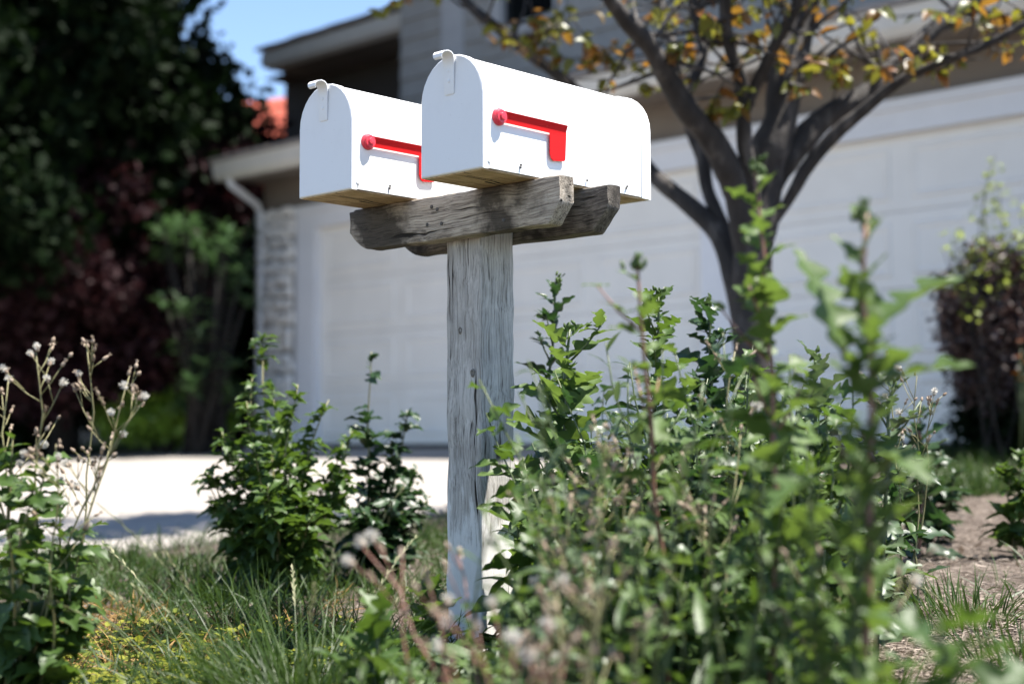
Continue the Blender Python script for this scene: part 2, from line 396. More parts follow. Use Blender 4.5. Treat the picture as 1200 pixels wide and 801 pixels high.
w = HB(); w.prism([(8.0, ez+.02), (13.9, ez+.02), (11.2, ez+.70)], 0, UXL, bayL); w.build('gable', M['brownwall'], house)
sd = HB(); zz = 3.3
def lap(xa, xb, z0, z1):
    z = z0
    while z < z1-.01:
        t = min(z+.19, z1); sd.prism([(UY+.03, z), (UY-.018, z), (UY, t), (UY+.03, t)], 0, xa, xb); z = t
wL, wR = onY(590, 10, UY).x, onY(652, 10, UY).x
wB = onY(620, 24, UY).z; wT = wB+1.35
cbL, cbR = onY(520, 60, UY).x, onY(545, 60, UY).x
lap(bayL, cbL-.002, 3.3, 6.4); lap(cbR+.002, wL-.13, 3.3, 6.4); lap(wR+.13, 1.4, 3.3, 6.4)
lap(wL-.13, wR+.13, 3.3, wB-.13); lap(wL-.13, wR+.13, wT+.12, 6.4)
sd.box((bayL, UY+.03, 3.2), (1.4, UY+.12, wB-.02)); sd.box((bayL, UY+.03, wT), (1.4, UY+.12, 6.4))
sd.box((bayL, UY+.03, wB-.02), (wL-.02, UY+.12, wT)); sd.box((wR+.02, UY+.03, wB-.02), (1.4, UY+.12, wT))
sd.box((bayL, UY+.12, 3.2), (bayL+.1, 13.9, 6.4)); sd.box((1.3, UY+.12, 3.2), (1.4, 13.9, 6.4))
sd.build('siding', M['siding'], house, None, None, True)
c = HB(); c.box((cbL, UY-.035, 3.25), (cbR, UY+.029, 6.4)); c.build('corner_board', M['corner'], house)
wf = HB()
wf.box((wL-.12, UY-.04, wB-.12), (wL, UY+.05, wT+.11)); wf.box((wR, UY-.04, wB-.12), (wR+.12, UY+.05, wT+.11))
wf.box((wL, UY-.04, wT), (wR, UY+.05, wT+.11)); wf.box((wL-.15, UY-.06, wB-.12), (wR+.15, UY-.041, wB-.03)); wf.box((wL, UY-.04, wB-.12), (wR, UY+.05, wB))
win = wf.build('window', M['corner'], house)
p = HB(); p.box((wL, UY+.03, wB), (wR, UY+.045, wT)); p.build('pane', M['glass'], win)
# second upper window further right (behind the tree)
w2L, w2R = onY(800, 20, UY-.05).x, onY(850, 20, UY-.05).x
p = HB(); p.box((w2L-.1, UY-.055, 3.95), (w2R+.1, UY-.021, 5.1)); w2 = p.build('window', M['corner'], house)
p = HB(); p.box((w2L, UY-.062, 4.05), (w2R, UY-.056, 5.0)); p.build('pane', M['glass'], w2)
r = HB(); r.prism([(UY-.5, 6.42), (13.9+.5, 6.42), (10.6, 7.7)], 0, bayL-.4, 1.8); r.build('top_roof', M['roof'], house)

# neighbour's house with a red tiled roof, glimpsed through the trees
M['redtile'] = plain('red_clay_tile', (.32, .055, .030), (.46, .10, .05), 8, .8, 30, .5, .02)
M['nwall'] = plain('neighbour_stucco', (.30, .26, .22), (.36, .32, .27), 4, .9)
no = at(250, 300, 27); no.z = .3
nb = thing('house', 'neighbouring house with a red tiled roof glimpsed between the dark trees', 'house', no)
ang = R_(20)
k = MB(); k.box((-5, -3, 0), (5, 3, 3.4)); k.build('wall', M['nwall'], nb)
k = MB()
for sgn in (-1, 1):
    for i in range(10):
        t0, t1 = i/10, (i+1)/10
        k.prism([(sgn*3.6*(1-t0)*1.0, 3.35+2.9*t0), (sgn*3.6*(1-t1), 3.35+2.9*t1), (sgn*3.6*(1-t1), 3.5+2.9*t1), (sgn*3.6*(1-t0), 3.55+2.9*t0)], 0, -5.4, 5.4)
k.build('roof', M['redtile'], nb, None, None, True)
nb.rotation_euler = (0, 0, ang)

# ------------------------------------------------------------------ ground, driveway
def lin(a, b, s): return list(np.arange(a, b, s))
xs = np.array([-400, -200, -100, -60, -40, -30, -24, -20, -17, -15, -13.5, -12, -11.2, -10.7, -9, -7, -5, -3.6] + lin(-3, -2.7, .1) + lin(-2.7, 2.2, .05) + lin(2.2, 4, .2) + [4.5, 6, 9, 14, 25, 60, 150, 400])
ys = np.array([-400, -150, -60, -25, -12, -7, -5, -4, -3.5] + lin(-3, -1, .2) + lin(-1, 3.6, .05) + lin(3.6, 7, .15) + [7.5, 9, 11, 13, 16, 20, 28, 40, 80, 200, 400])
vs = []; nx = len(xs)
for y in ys:
    for x in xs:
        z = T(y)
        if -2.62 < x < 2.2 and -1 < y < 6.4: z += nz3((x, y, 0), 2.3, .018) + nz3((x, y, 3), 9, .010) + nz3((x, y, 7), 28, .004)
        if x < -2.6 and x > -10.9 and y < 7: z -= .06
        vs.append((x, y, z))
fs = [(j*nx+i, j*nx+i+1, (j+1)*nx+i+1, (j+1)*nx+i) for j in range(len(ys)-1) for i in range(nx-1)]
g = MB(); g.add(vs, fs)
m, nt, bs = mat('garden_soil')
n1 = noise_tex(nt, 4, 6, rough=.65); n2 = noise_tex(nt, 45, 5, rough=.7)
col = ramp(nt, n2, [(.3, (.045, .035, .029)), (.5, (.10, .080, .067)), (.72, (.17, .14, .12))])
col = mix(nt, ramp(nt, n1, [(.45, (0, 0, 0)), (.65, (.6,)*3)]), col, (.15, .12, .10))
L(nt, col, bs.inputs['Base Color']); bs.inputs['Roughness'].default_value = .95; bs.inputs['Specular IOR Level'].default_value = .1
bump(nt, bs, n2, .8, .02)
tag(g.build('ground', m, None, 179), kind='structure')
m, nt, bs = mat('driveway_concrete')
n1 = noise_tex(nt, 1.3, 6, rough=.6); n2 = noise_tex(nt, 160, 3)
col = ramp(nt, n1, [(.3, (.235, .212, .19)), (.7, (.33, .30, .27))])
col = mix(nt, ramp(nt, n2, [(.3, (.25,)*3), (.6, (0, 0, 0))]), col, (.25, .23, .21))
L(nt, col, bs.inputs['Base Color']); bs.inputs['Roughness'].default_value = .9; bump(nt, bs, n2, .2, .003)
d = MB(); yy = [-1.6, .55, 2.6, 4.6, HY+.05]; xx = [-10.75, -8.05, -5.35, -2.64]
for i in range(len(yy)-1):
    for j in range(3):
        x0, x1, y0, y1 = xx[j]+.01, xx[j+1]-.01, yy[i]+.01, yy[i+1]-.01; nseg = 6; e = .012
        rr = []
        for o, dz in ((0, -.2), (0, .006-e), (e*.4, .006-e*.3), (e, .006)):
            ring = []
            pts = [(x0+o, y0+o)] + [(x1-o, y0+o + (y1-y0-2*o)*q/nseg) for q in range(nseg+1)] + [(x0+o, y0+o+(y1-y0-2*o)*q/nseg) for q in range(nseg, 0, -1)]
            rr.append([(px_, py_, T(py_)+dz) for px_, py_ in pts])
        n = len(rr[0]); top = rr[-1]
        d.rings(rr, False, False)
        lft = [top[0]] + top[:nseg+1:-1]; rgt = top[1:nseg+2]
        for q in range(nseg): d.add([lft[q], rgt[q], rgt[q+1], lft[q+1]], [(0, 1, 2, 3)])
tag(d.build('driveway', m, None, None), kind='structure')

# ------------------------------------------------------------------ plants: leaf builders
def leaf(mb, base, d, Ln, W, up=Vector((0, 0, 1)), droop=.6, lobes=5, depth=.6, roll=0, ruffle=.12, fold=.25, n=None, env=.75):
    d = Vector(d).normalized(); side = d.cross(up)
    if side.length < 1e-3: side = d.orthogonal()
    side.normalize(); side = Matrix.Rotation(roll, 3, d) @ side
    n = n or (lobes*5 if lobes else 6); pos = Vector(base); dr = d.copy(); vs = []; fs = []
    ph = rnd(0, 6); rotm = Matrix.Rotation(-droop/n, 3, side)
    for i in range(n+1):
        t = i/n; nrm = side.cross(dr)
        hw = W/2*(max(0., math.sin(math.pi*min(1, (.04+.96*t)**env)))**.75 + .07*(1-t))
        m = 1.
        if lobes: m = 1-depth*(.5-.5*math.cos(2*math.pi*lobes*t + .4))**1.6
        e = hw*m; inn = min(hw*.42, e*.6); back = -dr*(hw*.18*m)
        rz = ruffle*hw*math.sin(9*t+ph)
        vs += [pos + side*e + back*.8 + nrm*(fold*e+rz), pos + side*inn + back*.3 + nrm*fold*inn*.6, pos.copy(), pos - side*inn + back*.3 + nrm*fold*inn*.6, pos - side*e + back*.8 + nrm*(fold*e-rz)]
        if i:
            o = (i-1)*5
            for k in range(4): fs.append((o+k, o+k+1, o+k+6, o+k+5))
        dr = rotm @ dr; pos = pos + dr*(Ln/n)
    mb.add(vs, fs)
def blade(mb, base, d, Ln, w, droop=.8, n=5):
    d = Vector(d).normalized(); side = d.cross(Vector((0, 0, 1)))
    if side.length < .01: side = Vector((1, 0, 0))
    side.normalize(); side = Matrix.Rotation(rnd(-.9, .9), 3, d) @ side; ax = d.cross(Vector((0, 0, 1)))
    ax = ax.normalized() if ax.length > .01 else side
    rm = Matrix.Rotation(-droop/n, 3, ax); pos = Vector(base); vs = []; fs = []
    for i in range(n+1):
        t = i/n; hw = w/2*(1-t**2.2)+.0002
        vs += [pos-side*hw, pos+side*hw]
        if i: fs.append((2*i-2, 2*i-1, 2*i+1, 2*i))
        pos = pos + d*(Ln/n); d = rm @ d
    mb.add(vs, fs); return pos
def dirv(az, el): return Vector((math.cos(az)*math.cos(el), math.sin(az)*math.cos(el), math.sin(el)))
def curve(a, b, n=10, bow=.04, wob=.01):
    a = Vector(a); b = Vector(b); v = b-a; s = v.orthogonal().normalized(); s = Matrix.Rotation(rnd(0, 6.28), 3, v.normalized()) @ s
    o = rnd(0, 9); return [a + v*(i/n) + s*(bow*v.length*math.sin(math.pi*i/n)) + Vector((nz3((i*.45, o, 0), 1, wob), nz3((i*.45, o, 5), 1, wob), 0))*min(1, i/2) for i in range(n+1)]
def along(pts, t):
    f = t*(len(pts)-1); i = min(int(f), len(pts)-2); return pts[i].lerp(pts[i+1], f-i)
def tuft(mb, p, r, n=40, d=None, spread=3.2):
    for _ in range(n):
        if d is None: v = Vector((random.gauss(0, 1), random.gauss(0, 1), random.gauss(0, 1))).normalized()
        else: v = (Vector(d).normalized() + Vector((random.gauss(0, 1), random.gauss(0, 1), random.gauss(0, 1)))*.35*spread/3).normalized()
        s = v.orthogonal().normalized()*r*.10; q = p+v*r*rnd(.75, 1.05); u = v.cross(s)
        mb.add([p+s*.25, p-s*.25, q-s, q+s], [(0, 1, 2, 3)])
        mb.add([q-u, q+u, q+v*r*.06], [(0, 1, 2)])
def bud(mb, p, d, ln, r, n=7):
    d = Vector(d).normalized(); mb.tube([p, p+d*ln*.25, p+d*ln*.6, p+d*ln*.92, p+d*ln], [r*.45, r, r*.9, r*.5, r*.25], n)

M['leaf_bright'] = leafmat('sowthistle_leaf', (.036, .076, .019), (.105, .158, .044), (.17, .26, .03), .34, .5, .3)
M['leaf_mid'] = leafmat('weed_leaf', (.019, .046, .011), (.072, .122, .027), (.135, .23, .02), .32, .46, .35)
M['leaf_grey'] = leafmat('grey_green_leaf', (.034, .064, .028), (.105, .145, .075), (.13, .2, .05), .24, .42, .4)
M['leaf_dark'] = leafmat('dark_weed_leaf', (.012, .032, .012), (.032, .066, .024), (.05, .12, .02), .25)
M['leaf_yellow'] = leafmat('yellow_green_leaf', (.10, .14, .02), (.27, .26, .03), (.33, .36, .03), .35)
M['stem_green'] = leafmat('green_stem', (.035, .06, .018), (.10, .125, .045), None, .1)
M['stem_red'] = plain('reddish_stem', (.14, .055, .045), (.24, .12, .08), 25, .5)
M['stem_tan'] = plain('olive_stem', (.16, .14, .06), (.26, .24, .11), 25, .6)
M['fluff'] = leafmat('white_seed_fluff', (.42, .38, .32), (.70, .67, .62), (.6, .58, .52), .4, .8, .1)
M['tanhead'] = leafmat('dry_tan_calyx', (.18, .125, .085), (.46, .37, .29), (.42, .33, .24), .25, .8, .1)
M['grass'] = leafmat('grass_blade', (.009, .027, .006), (.048, .082, .016), (.07, .135, .012), .24, .45, .25)
M['grasshead'] = leafmat('grass_seed_head', (.13, .14, .06), (.30, .29, .17), None, .25, .7)
M['drygrass'] = leafmat('dry_orange_grass', (.17, .085, .03), (.36, .23, .09), (.38, .22, .07), .25, .7, .15)
M['straw'] = leafmat('dry_straw', (.11, .085, .068), (.33, .275, .23), (.3, .23, .17), .12, .8, .2)

def lettuce(name, label, px_t, py_t, px_b, D, leafm='leaf_bright', stemm='stem_green', nl=16, big=.13, small=.03, lobes=4, side=0, cat='weed', r0=.006, buds=8, upright=.35, t0=.05, parts=False, group='wild lettuce weeds', Dt=None, wr=.56):
    b = gp(px_b, D); tp = at(px_t, py_t, Dt or D); root = thing(name, label, cat, b, group)
    tp = tp-b; o = Vector((0, 0, -.01)); st = curve(o, tp, 14, .025, .008)
    s = MB(); s.tint = .4; s.tube(st, [r0*(1-.62*i/14) for i in range(15)], 8)
    fol = MB(); az = rnd(0, 6.28)
    for i in range(nl):
        t = t0+(1-t0)*(i/nl)**.85; p = along(st, t); az += 2.4 + rnd(-.4, .4)
        ln = (1.35*big*(1-t)**.8 + 1.3*small)*rnd(.75, 1.15); fol.tint = min(1, max(0, rnd(.0, .6)+.4*t))
        leaf(fol, p, dirv(az, upright+.5*t+rnd(-.25, .25)), ln, ln*wr*rnd(.85, 1.2), droop=rnd(.5, 1.4)*(1-.5*t), lobes=lobes, depth=rnd(.55, .82), roll=rnd(-.8, .8), ruffle=.22)
    for k in range(side):     # side shoots near the top
        t = rnd(.55, .9); p = along(st, t); e = p + dirv(rnd(0, 6.28), rnd(.7, 1.1))*rnd(.05, .12)
        s.tube([p, p.lerp(e, .5)+Vector((0, 0, -.006)), e], [r0*.4, r0*.32, r0*.22], 6)
        for q in range(5):
            fol.tint = rnd(.4, 1); leaf(fol, p.lerp(e, rnd(.3, 1)), dirv(rnd(0, 6.28), rnd(.2, 1.1)), small*rnd(.8, 1.4), small*.5, lobes=3, depth=.5, n=8)
    fol.build('foliage', M[leafm], root, 179)
    s.build('stem', M[stemm], root, 179)
    if buds:
        bd = MB()
        for k in range(buds):
            bd.tint = rnd(.3, 1); p = tp + Vector((random.gauss(0, .006), random.gauss(0, .006), rnd(-.014, .008))); bud(bd, p, dirv(rnd(0, 6.28), rnd(.6, 1.5)), .013, .0032)
        bd.build('bud_cluster', M['leaf_bright'], root, 179)
    return root, st
def seedweed(label, px_b, D, tops, leafm='leaf_mid', stemm='stem_tan', nleaf=10, puffs=.2, r0=.0026, bigleaf=.11, group='weeds gone to seed', fork=5, pr=.011, sp=1.0):
    b = gp(px_b, D); root = thing('seeding_weed', label, 'weed', b, group)
    s = MB(); fol = MB()
    for (tx, ty, dd) in tops:
        tp = at(tx, ty, D+dd)-b; st = curve((rnd(-.015, .015), rnd(-.015, .015), -.01), tp, 12, rnd(.03, .09), .01)
        s.tint = rnd(.2, .8); s.tube(st, [r0*(1-.6*i/12) for i in range(13)], 6)
        ends = [(tp, (st[-1]-st[-2]).normalized())]
        for k in range(fork):
            t = rnd(.55, .97); p = along(st, t); d = (dirv(rnd(0, 6.28), rnd(.3, 1.0))); e = p + d*rnd(.025, .08)*sp*(1.4-t)*1.3 + Vector((0, 0, .015))
            s.tube([p, p.lerp(e, .5)-Vector((0, 0, .003)), e], [r0*.4, r0*.34, r0*.26], 5); ends.append((e, (e-p).normalized()))
            if random.random() < .6:
                e2 = e + dirv(rnd(0, 6.28), rnd(0, 1.2))*rnd(.012, .03); m0 = p.lerp(e, .6); s.tube([m0, m0.lerp(e2, .5), e2], [r0*.3, r0*.28, r0*.22], 5); ends.append((e2, (e2-m0).normalized()))
        for p, d in ends:
            hd = MB(); fl = MB(); hd.tint = random.random(); ln = rnd(.008, .013); bud(hd, p, d, ln, rnd(.0024, .0038))
            x = random.random()
            if x < puffs: fl.tint = rnd(.4, 1); tuft(fl, p+d*ln, pr*rnd(.8, 1.1), 60)
            elif x < puffs+.40: hd.tint = rnd(.4, 1); tuft(hd, p+d*ln*.8, .008, 12, d, 2.0)
            elif x < puffs+.6:
                for q in range(6): hd.tint = random.random(); leaf(hd, p, dirv(rnd(0, 6.28), rnd(-.6, .6)), .009, .003, lobes=0, n=3)
            ho = hd.build('seed_head', M['tanhead'], root, 179)
            if fl.v: fl.build('seed_fluff', M['fluff'], ho)
        for k in range(nleaf):
            t = rnd(.03, .75)**1.3; p = along(st, t); fol.tint = random.random(); ln = bigleaf*(1-.75*t)*rnd(.7, 1.2)
            leaf(fol, p, dirv(rnd(0, 6.28), rnd(-.1, .8)), ln, ln*.55, droop=rnd(.4, 1.4), lobes=4 if ln > .035 else 3, depth=rnd(.4, .65), roll=rnd(-.6, .6), n=None if ln > .035 else 8)
    s.build('stem', M[stemm], root, 179)
    if fol.v: fol.build('foliage', M[leafm], root, 179)
    return root

# --- the tall weeds to the right of the post
root, st = lettuce('wild_lettuce', 'bright green sowthistle with jagged leaves touching the right side of the post', 668, 384, 662, 2.78, nl=26, big=.15, small=.05, lobes=5, buds=6, side=2)
lettuce('wild_lettuce', 'dark leafy shoot rising behind the bright sowthistle right of the post', 652, 326, 655, 3.5, 'leaf_dark', nl=30, big=.09, small=.035, lobes=3, side=3)
lettuce('wild_lettuce', 'thin weed with reddish brown stem and pale top in front of the weed bed', 748, 312, 786, 2.05, 'leaf_bright', 'stem_red', nl=18, big=.05, small=.028, lobes=3, side=3, r0=.0052, buds=12, Dt=1.95, t0=.3)
lettuce('wild_lettuce', 'tall yellow green lettuce stalk standing in front of the tree trunk', 886, 196, 892, 1.95, 'leaf_bright', 'stem_red', nl=34, big=.075, small=.034, lobes=3, side=5, r0=.0058, buds=14, t0=.12, upright=.45)
rootC, stC = lettuce('wild_lettuce', 'tallest lettuce stalk nearest the camera, its big arching leaves out of focus', 1012, 250, 985, 1.68, 'leaf_bright', 'stem_red', nl=22, big=.05, small=.038, lobes=3, side=4, r0=.0062, buds=14, t0=.25, upright=.7)
bC = rootC.location
for (px, py, qx, qy, dd, wd, dr) in ((1004, 402, 1120, 312, .02, .095, .6), (1000, 470, 1132, 420, -.05, .09, .6), (990, 425, 950, 285, .05, .075, .4), (998, 520, 1085, 560, -.1, .07, .8), (988, 560, 900, 590, -.1, .07, .7), (985, 470, 905, 440, .05, .07, .6)):
    f = MB(); f.tint = rnd(.1, .6); a = at(px, py, 1.68)-bC; e = at(qx, qy, 1.68+dd)-bC
    v = e-a; leaf(f, a, (v+Vector((0, 0, v.length*dr*.45))), v.length*1.06, wd, droop=dr, lobes=5, depth=.72, roll=rnd(-.3, .3), env=1.25)
    f.build('leaf', M['leaf_bright'], rootC, 179)
lettuce('wild_lettuce', 'leafy lettuce between the reddish stem and the tree trunk', 770, 345, 760, 3.15, 'leaf_mid', nl=30, big=.12, small=.045, lobes=4, side=3)
lettuce('wild_lettuce', 'bushy dark lettuce just left of the tree trunk base', 830, 352, 826, 3.35, 'leaf_dark', nl=34, big=.12, small=.045, lobes=4, side=3)
lettuce('wild_lettuce', 'grey green weed with bud tips right of the tree trunk', 955, 415, 950, 2.7, 'leaf_grey', nl=28, big=.11, small=.04, lobes=4, side=3)
lettuce('wild_lettuce', 'pale weed at the right edge of the weed bed beside bare mulch', 1046, 445, 1020, 2.6, 'leaf_grey', nl=24, big=.05, small=.036, lobes=4, side=3)
lettuce('wild_lettuce', 'short dark weed with lobed leaves behind the right side of the weed bed', 1078, 480, 1072, 4.0, 'leaf_dark', 'stem_red', nl=24, big=.10, small=.04, lobes=3, side=1)
lettuce('wild_lettuce', 'blurred yellow green weed close to the camera below the tall stalk', 945, 575, 950, 1.62, 'leaf_bright', nl=24, big=.035, small=.024, lobes=4, side=3, buds=10, upright=.8)
lettuce('wild_lettuce', 'blurred feathery sprig at the lower right close to the camera', 1005, 545, 992, 1.6, 'leaf_bright', nl=26, big=.028, small=.021, lobes=3, side=4, buds=10, upright=.8)
lettuce('wild_lettuce', 'low out of focus weed poking up at the bottom right corner', 1100, 722, 1150, 1.5, 'leaf_mid', nl=14, big=.10, small=.05, lobes=4, buds=0, upright=.1)
lettuce('wild_lettuce', 'grey green lettuce with broad leaves at the bottom centre of the photo', 446, 712, 440, 2.15, 'leaf_mid', nl=16, big=.07, small=.04, lobes=3, buds=0, upright=.5)
lettuce('wild_lettuce', 'small lettuce with dark lobed leaves growing against the foot of the post', 500, 690, 505, 2.6, 'leaf_mid', nl=16, big=.07, small=.04, lobes=4, buds=4, upright=.5)
# --- weeds gone to seed
seedweed('seeding weed with white fluffy heads at the left edge of the photo', 30, 2.42, [(44, 412, 0), (103, 408, .05), (150, 440, .02), (165, 470, -.05), (8, 440, .05), (70, 520, -.1)], 'leaf_mid', nleaf=7, puffs=.14, fork=9, pr=.0075)
seedweed('seeding weed with one white puff in front of the post foot', 585, 1.75, [(540, 648, .15), (578, 715, 0), (515, 735, .1)], 'leaf_grey', 'stem_red', nleaf=4, puffs=.35, bigleaf=.05, fork=2, pr=.010)
seedweed('seeding weed leaning left with a white puff left of the post foot', 560, 1.7, [(428, 640, .1), (470, 655, .1), (505, 690, 0)], 'leaf_grey', 'stem_red', nleaf=3, puffs=.4, bigleaf=.05, fork=2, pr=.010)
seedweed('dry tan seed stalks at the front of the weed bed right of the post', 690, 1.95, [(640, 555, 0), (668, 600, .05), (700, 560, 0), (655, 650, -.1)], 'leaf_mid', nleaf=8, puffs=.06, fork=6, sp=1.2)
seedweed('cluster of brownish seed heads between the post and the reddish stem', 730, 2.1, [(712, 505, 0), (735, 535, 0), (690, 545, .1), (752, 560, -.1)], 'leaf_mid', nleaf=8, puffs=.06, fork=7)
seedweed('seeding weed with pale tufts right of the reddish stem', 830, 2.15, [(862, 412, .3), (868, 505, .1), (800, 560, 0), (835, 590, -.1)], 'leaf_mid', nleaf=8, puffs=.06, fork=5)
seedweed('low seeding weed in the bottom middle with white puffs near the camera', 700, 1.6, [(718, 640, 0), (700, 700, -.05), (660, 690, .05), (745, 735, 0)], 'leaf_grey', nleaf=6, puffs=.12, fork=4)
seedweed('seeding weed with one white puff at the edge of bare mulch', 1000, 1.75, [(1052, 674, .05), (1020, 640, 0), (960, 650, 0)], 'leaf_mid', nleaf=6, puffs=.1, fork=2)
seedweed('thin tan seed stalks at the bottom centre below the post', 600, 1.5, [(560, 740, 0), (600, 760, 0), (640, 720, 0), (530, 772, 0)], 'leaf_grey', 'stem_red', nleaf=5, puffs=.1, fork=3, bigleaf=.06)
seedweed('airy seeding weed with tiny tan heads in front of the dark shrub', 1060, 3.2, [(1040, 420, 0), (1072, 440, 0), (1090, 470, 0)], 'leaf_dark', nleaf=8, puffs=.1, fork=6)
# --- dark weeds at the driveway edge
def bushy(label, px_b, D, shoots, nl, leafm='leaf_dark', group='leafy weeds along the driveway edge', big=.07):
    b = gp(px_b, D); root = thing('leafy_weed', label, 'weed', b, group); s = MB(); f = MB()
    for (x, y, dd) in shoots:
        tp = at(x, y, D+dd)-b; st = curve((rnd(-.03, .03), rnd(-.03, .03), -.01), tp, 10, rnd(.02, .08), .012)
        s.tube(st, [.0045*(1-.7*i/10) for i in range(11)], 6); az = rnd(0, 6.28)
        for i in range(int(nl*2.0)):
            t = rnd(.05, 1)**.8; az += 2.4; ln = (big*(1-t)+.046)*rnd(.7, 1.25); f.tint = min(1, rnd(0, .6)+.35*t)
            leaf(f, along(st, t), dirv(az, rnd(-.2, .9)), ln, ln*rnd(.45, .62), droop=rnd(.3, 1.3), lobes=random.choice((3, 3, 4)), depth=rnd(.35, .65), roll=rnd(-.8, .8), ruffle=.22, n=12)
        for i in range(7):
            f.tint = rnd(.5, 1); leaf(f, along(st, rnd(.88, 1)), dirv(rnd(0, 6.28), rnd(.3, 1.3)), rnd(.018, .034), rnd(.010, .016), lobes=3, depth=.4, n=8)
    s.build('stem', M['stem_tan'], root, 179); f.build('foliage', M[leafm], root, 179); return root
bushy('wide dark leafy weed on the driveway edge left of the post', 330, 3.9, [(304, 395, .2), (296, 440, .1), (285, 470, 0), (320, 455, 0), (348, 450, -.1), (386, 468, 0), (412, 505, 0), (258, 505, 0), (242, 548, 0), (265, 560, 0), (300, 520, -.2), (340, 540, -.2), (385, 560, .1), (250, 590, .1), (360, 520, .2), (400, 520, .1), (330, 500, .3), (270, 520, .2), (310, 570, -.3), (370, 590, -.3), (240, 560, .1)], 24, 'leaf_mid')
bushy('slender dark weed with a tall shoot standing before the white garage door', 445, 4.05, [(436, 412, 0), (480, 482, 0), (462, 520, 0), (420, 540, 0), (490, 550, .1), (470, 570, -.1), (400, 580, -.1), (440, 560, .1), (500, 585, 0), (425, 600, -.2)], 20, big=.06)
bushy('dense green weed at the left edge below the fluffy seed heads', 20, 2.38, [(10, 510, 0), (50, 535, 0), (70, 580, .05), (35, 570, -.1), (80, 640, 0), (-20, 520, 0), (10, 620, -.15), (60, 660, -.1)], 13, 'leaf_mid', big=.06)
bushy('low weed with small round leaves behind the grass on the right', 1085, 4.4, [(1075, 540, 0), (1100, 530, 0), (1060, 560, 0), (1120, 555, 0)], 14)
bushy('small leafy weed in shade at the right edge of the photo', 1195, 4.0, [(1180, 545, 0), (1200, 530, 0), (1215, 550, 0)], 14, 'leaf_mid')

# --- dense undergrowth that reads as one mass
lim = [(360, 800), (440, 760), (500, 745), (596, 740), (612, 585), (650, 450), (700, 420), (760, 385), (860, 400), (950, 450), (1000, 455), (1040, 540), (1060, 660), (1080, 800)]
def limit(px):
    for (a, ya), (b_, yb) in zip(lim, lim[1:]):
        if a <= px <= b_: return ya+(yb-ya)*(px-a)/(b_-a)
    return 800
mass = {'leaf_yellow': MB(), 'leaf_mid': MB(), 'leaf_grey': MB(), 'leaf_bright': MB(), 'leaf_dark': MB()}; stems = MB()
def undergrowth(px, D, k=1.):
    p = gp(px, D); yl = limit(px)
    if D > 2.95 and px < 606: return
    h = (ztop(px, yl, D)-p.z)*rnd(.55, .98)*k
    if h < .05: h = rnd(.05, .09)
    h = min(h, .62)
    key = random.choices(list(mass), ([.12, 4, 2.2, 2.5, 2.5] if D > 2.3 else [.15, 3.5, 1, 5, 0]))[0]; style = random.choices((0, 1, 2), (5, 2, 2) if D > 2.3 else (3, 5, 1))[0]
    tp = p + Vector((rnd(-.3, .3)*h, rnd(-.3, .3)*h, h)); st = curve(p, tp, 8, rnd(.03, .13), .02)
    stems.tint = random.random(); stems.tube(st, [.0032*(1-.6*i/8) for i in range(9)], 5)
    n = int(7+h*(26 if D > 2.3 else 20)); az = rnd(0, 6)
    for i in range(n):
        t = (i+.5)/n; az += 2.4+rnd(-.5, .5); ln = (.12*(1-t)+.05)*rnd(.65, 1.25)*(1 if D > 2.3 else .58)
        yw = t < .35 and random.random() < .10; ln *= .55 if yw else 1; f = mass['leaf_yellow' if yw else key]; f.tint = min(1, rnd(0, .75)+.25*t)
        if style == 0: leaf(f, along(st, t), dirv(az, rnd(-.1, .9)), ln, ln*(rnd(.5, .68) if D > 2.2 else rnd(.34, .5)), droop=rnd(.4, 1.8), lobes=random.choice((3, 4, 4, 5)), depth=rnd(.5, .8), roll=rnd(-.9, .9), ruffle=.25, n=14)
        elif style == 1: leaf(f, along(st, t), dirv(az, rnd(.2, 1.2)), ln*1.1, ln*rnd(.16, .24), droop=rnd(.2, 1.6), lobes=0, n=6, roll=rnd(-.6, .6))
        else: leaf(f, along(st, t), dirv(az, rnd(-.1, 1.)), ln*.7, ln*rnd(.42, .55), droop=rnd(.3, 1.4), lobes=3, depth=rnd(.2, .35), roll=rnd(-.8, .8), ruffle=.3, n=9)
for i in range(138):
    D = rnd(1.75, 3.5); px = rnd(595, 975 if D < 2.6 else 1025)
    undergrowth(px, D)
for i in range(46): undergrowth(rnd(440, 620), rnd(1.6, 2.6))
for i in range(22): undergrowth(rnd(620, 960), rnd(1.65, 1.95), .8)
for kx, mb in mass.items():
    o = mb.build('undergrowth', M[kx], None, 179); tag(o, kind='stuff')
    o['label'] = {'leaf_yellow': 'yellowed lower leaves of the dense weed bed', 'leaf_mid': 'mid green leaves of the dense weed bed', 'leaf_grey': 'grey green leaves of the dense weed bed', 'leaf_bright': 'bright green leaves of the dense weed bed', 'leaf_dark': 'dark green leaves of the dense weed bed'}[kx]; o['category'] = 'undergrowth'
o = stems.build('undergrowth_stems', M['stem_green'], None, 179); tag(o, 'thin olive stalks inside the dense weed bed', 'undergrowth', None, 'stuff')

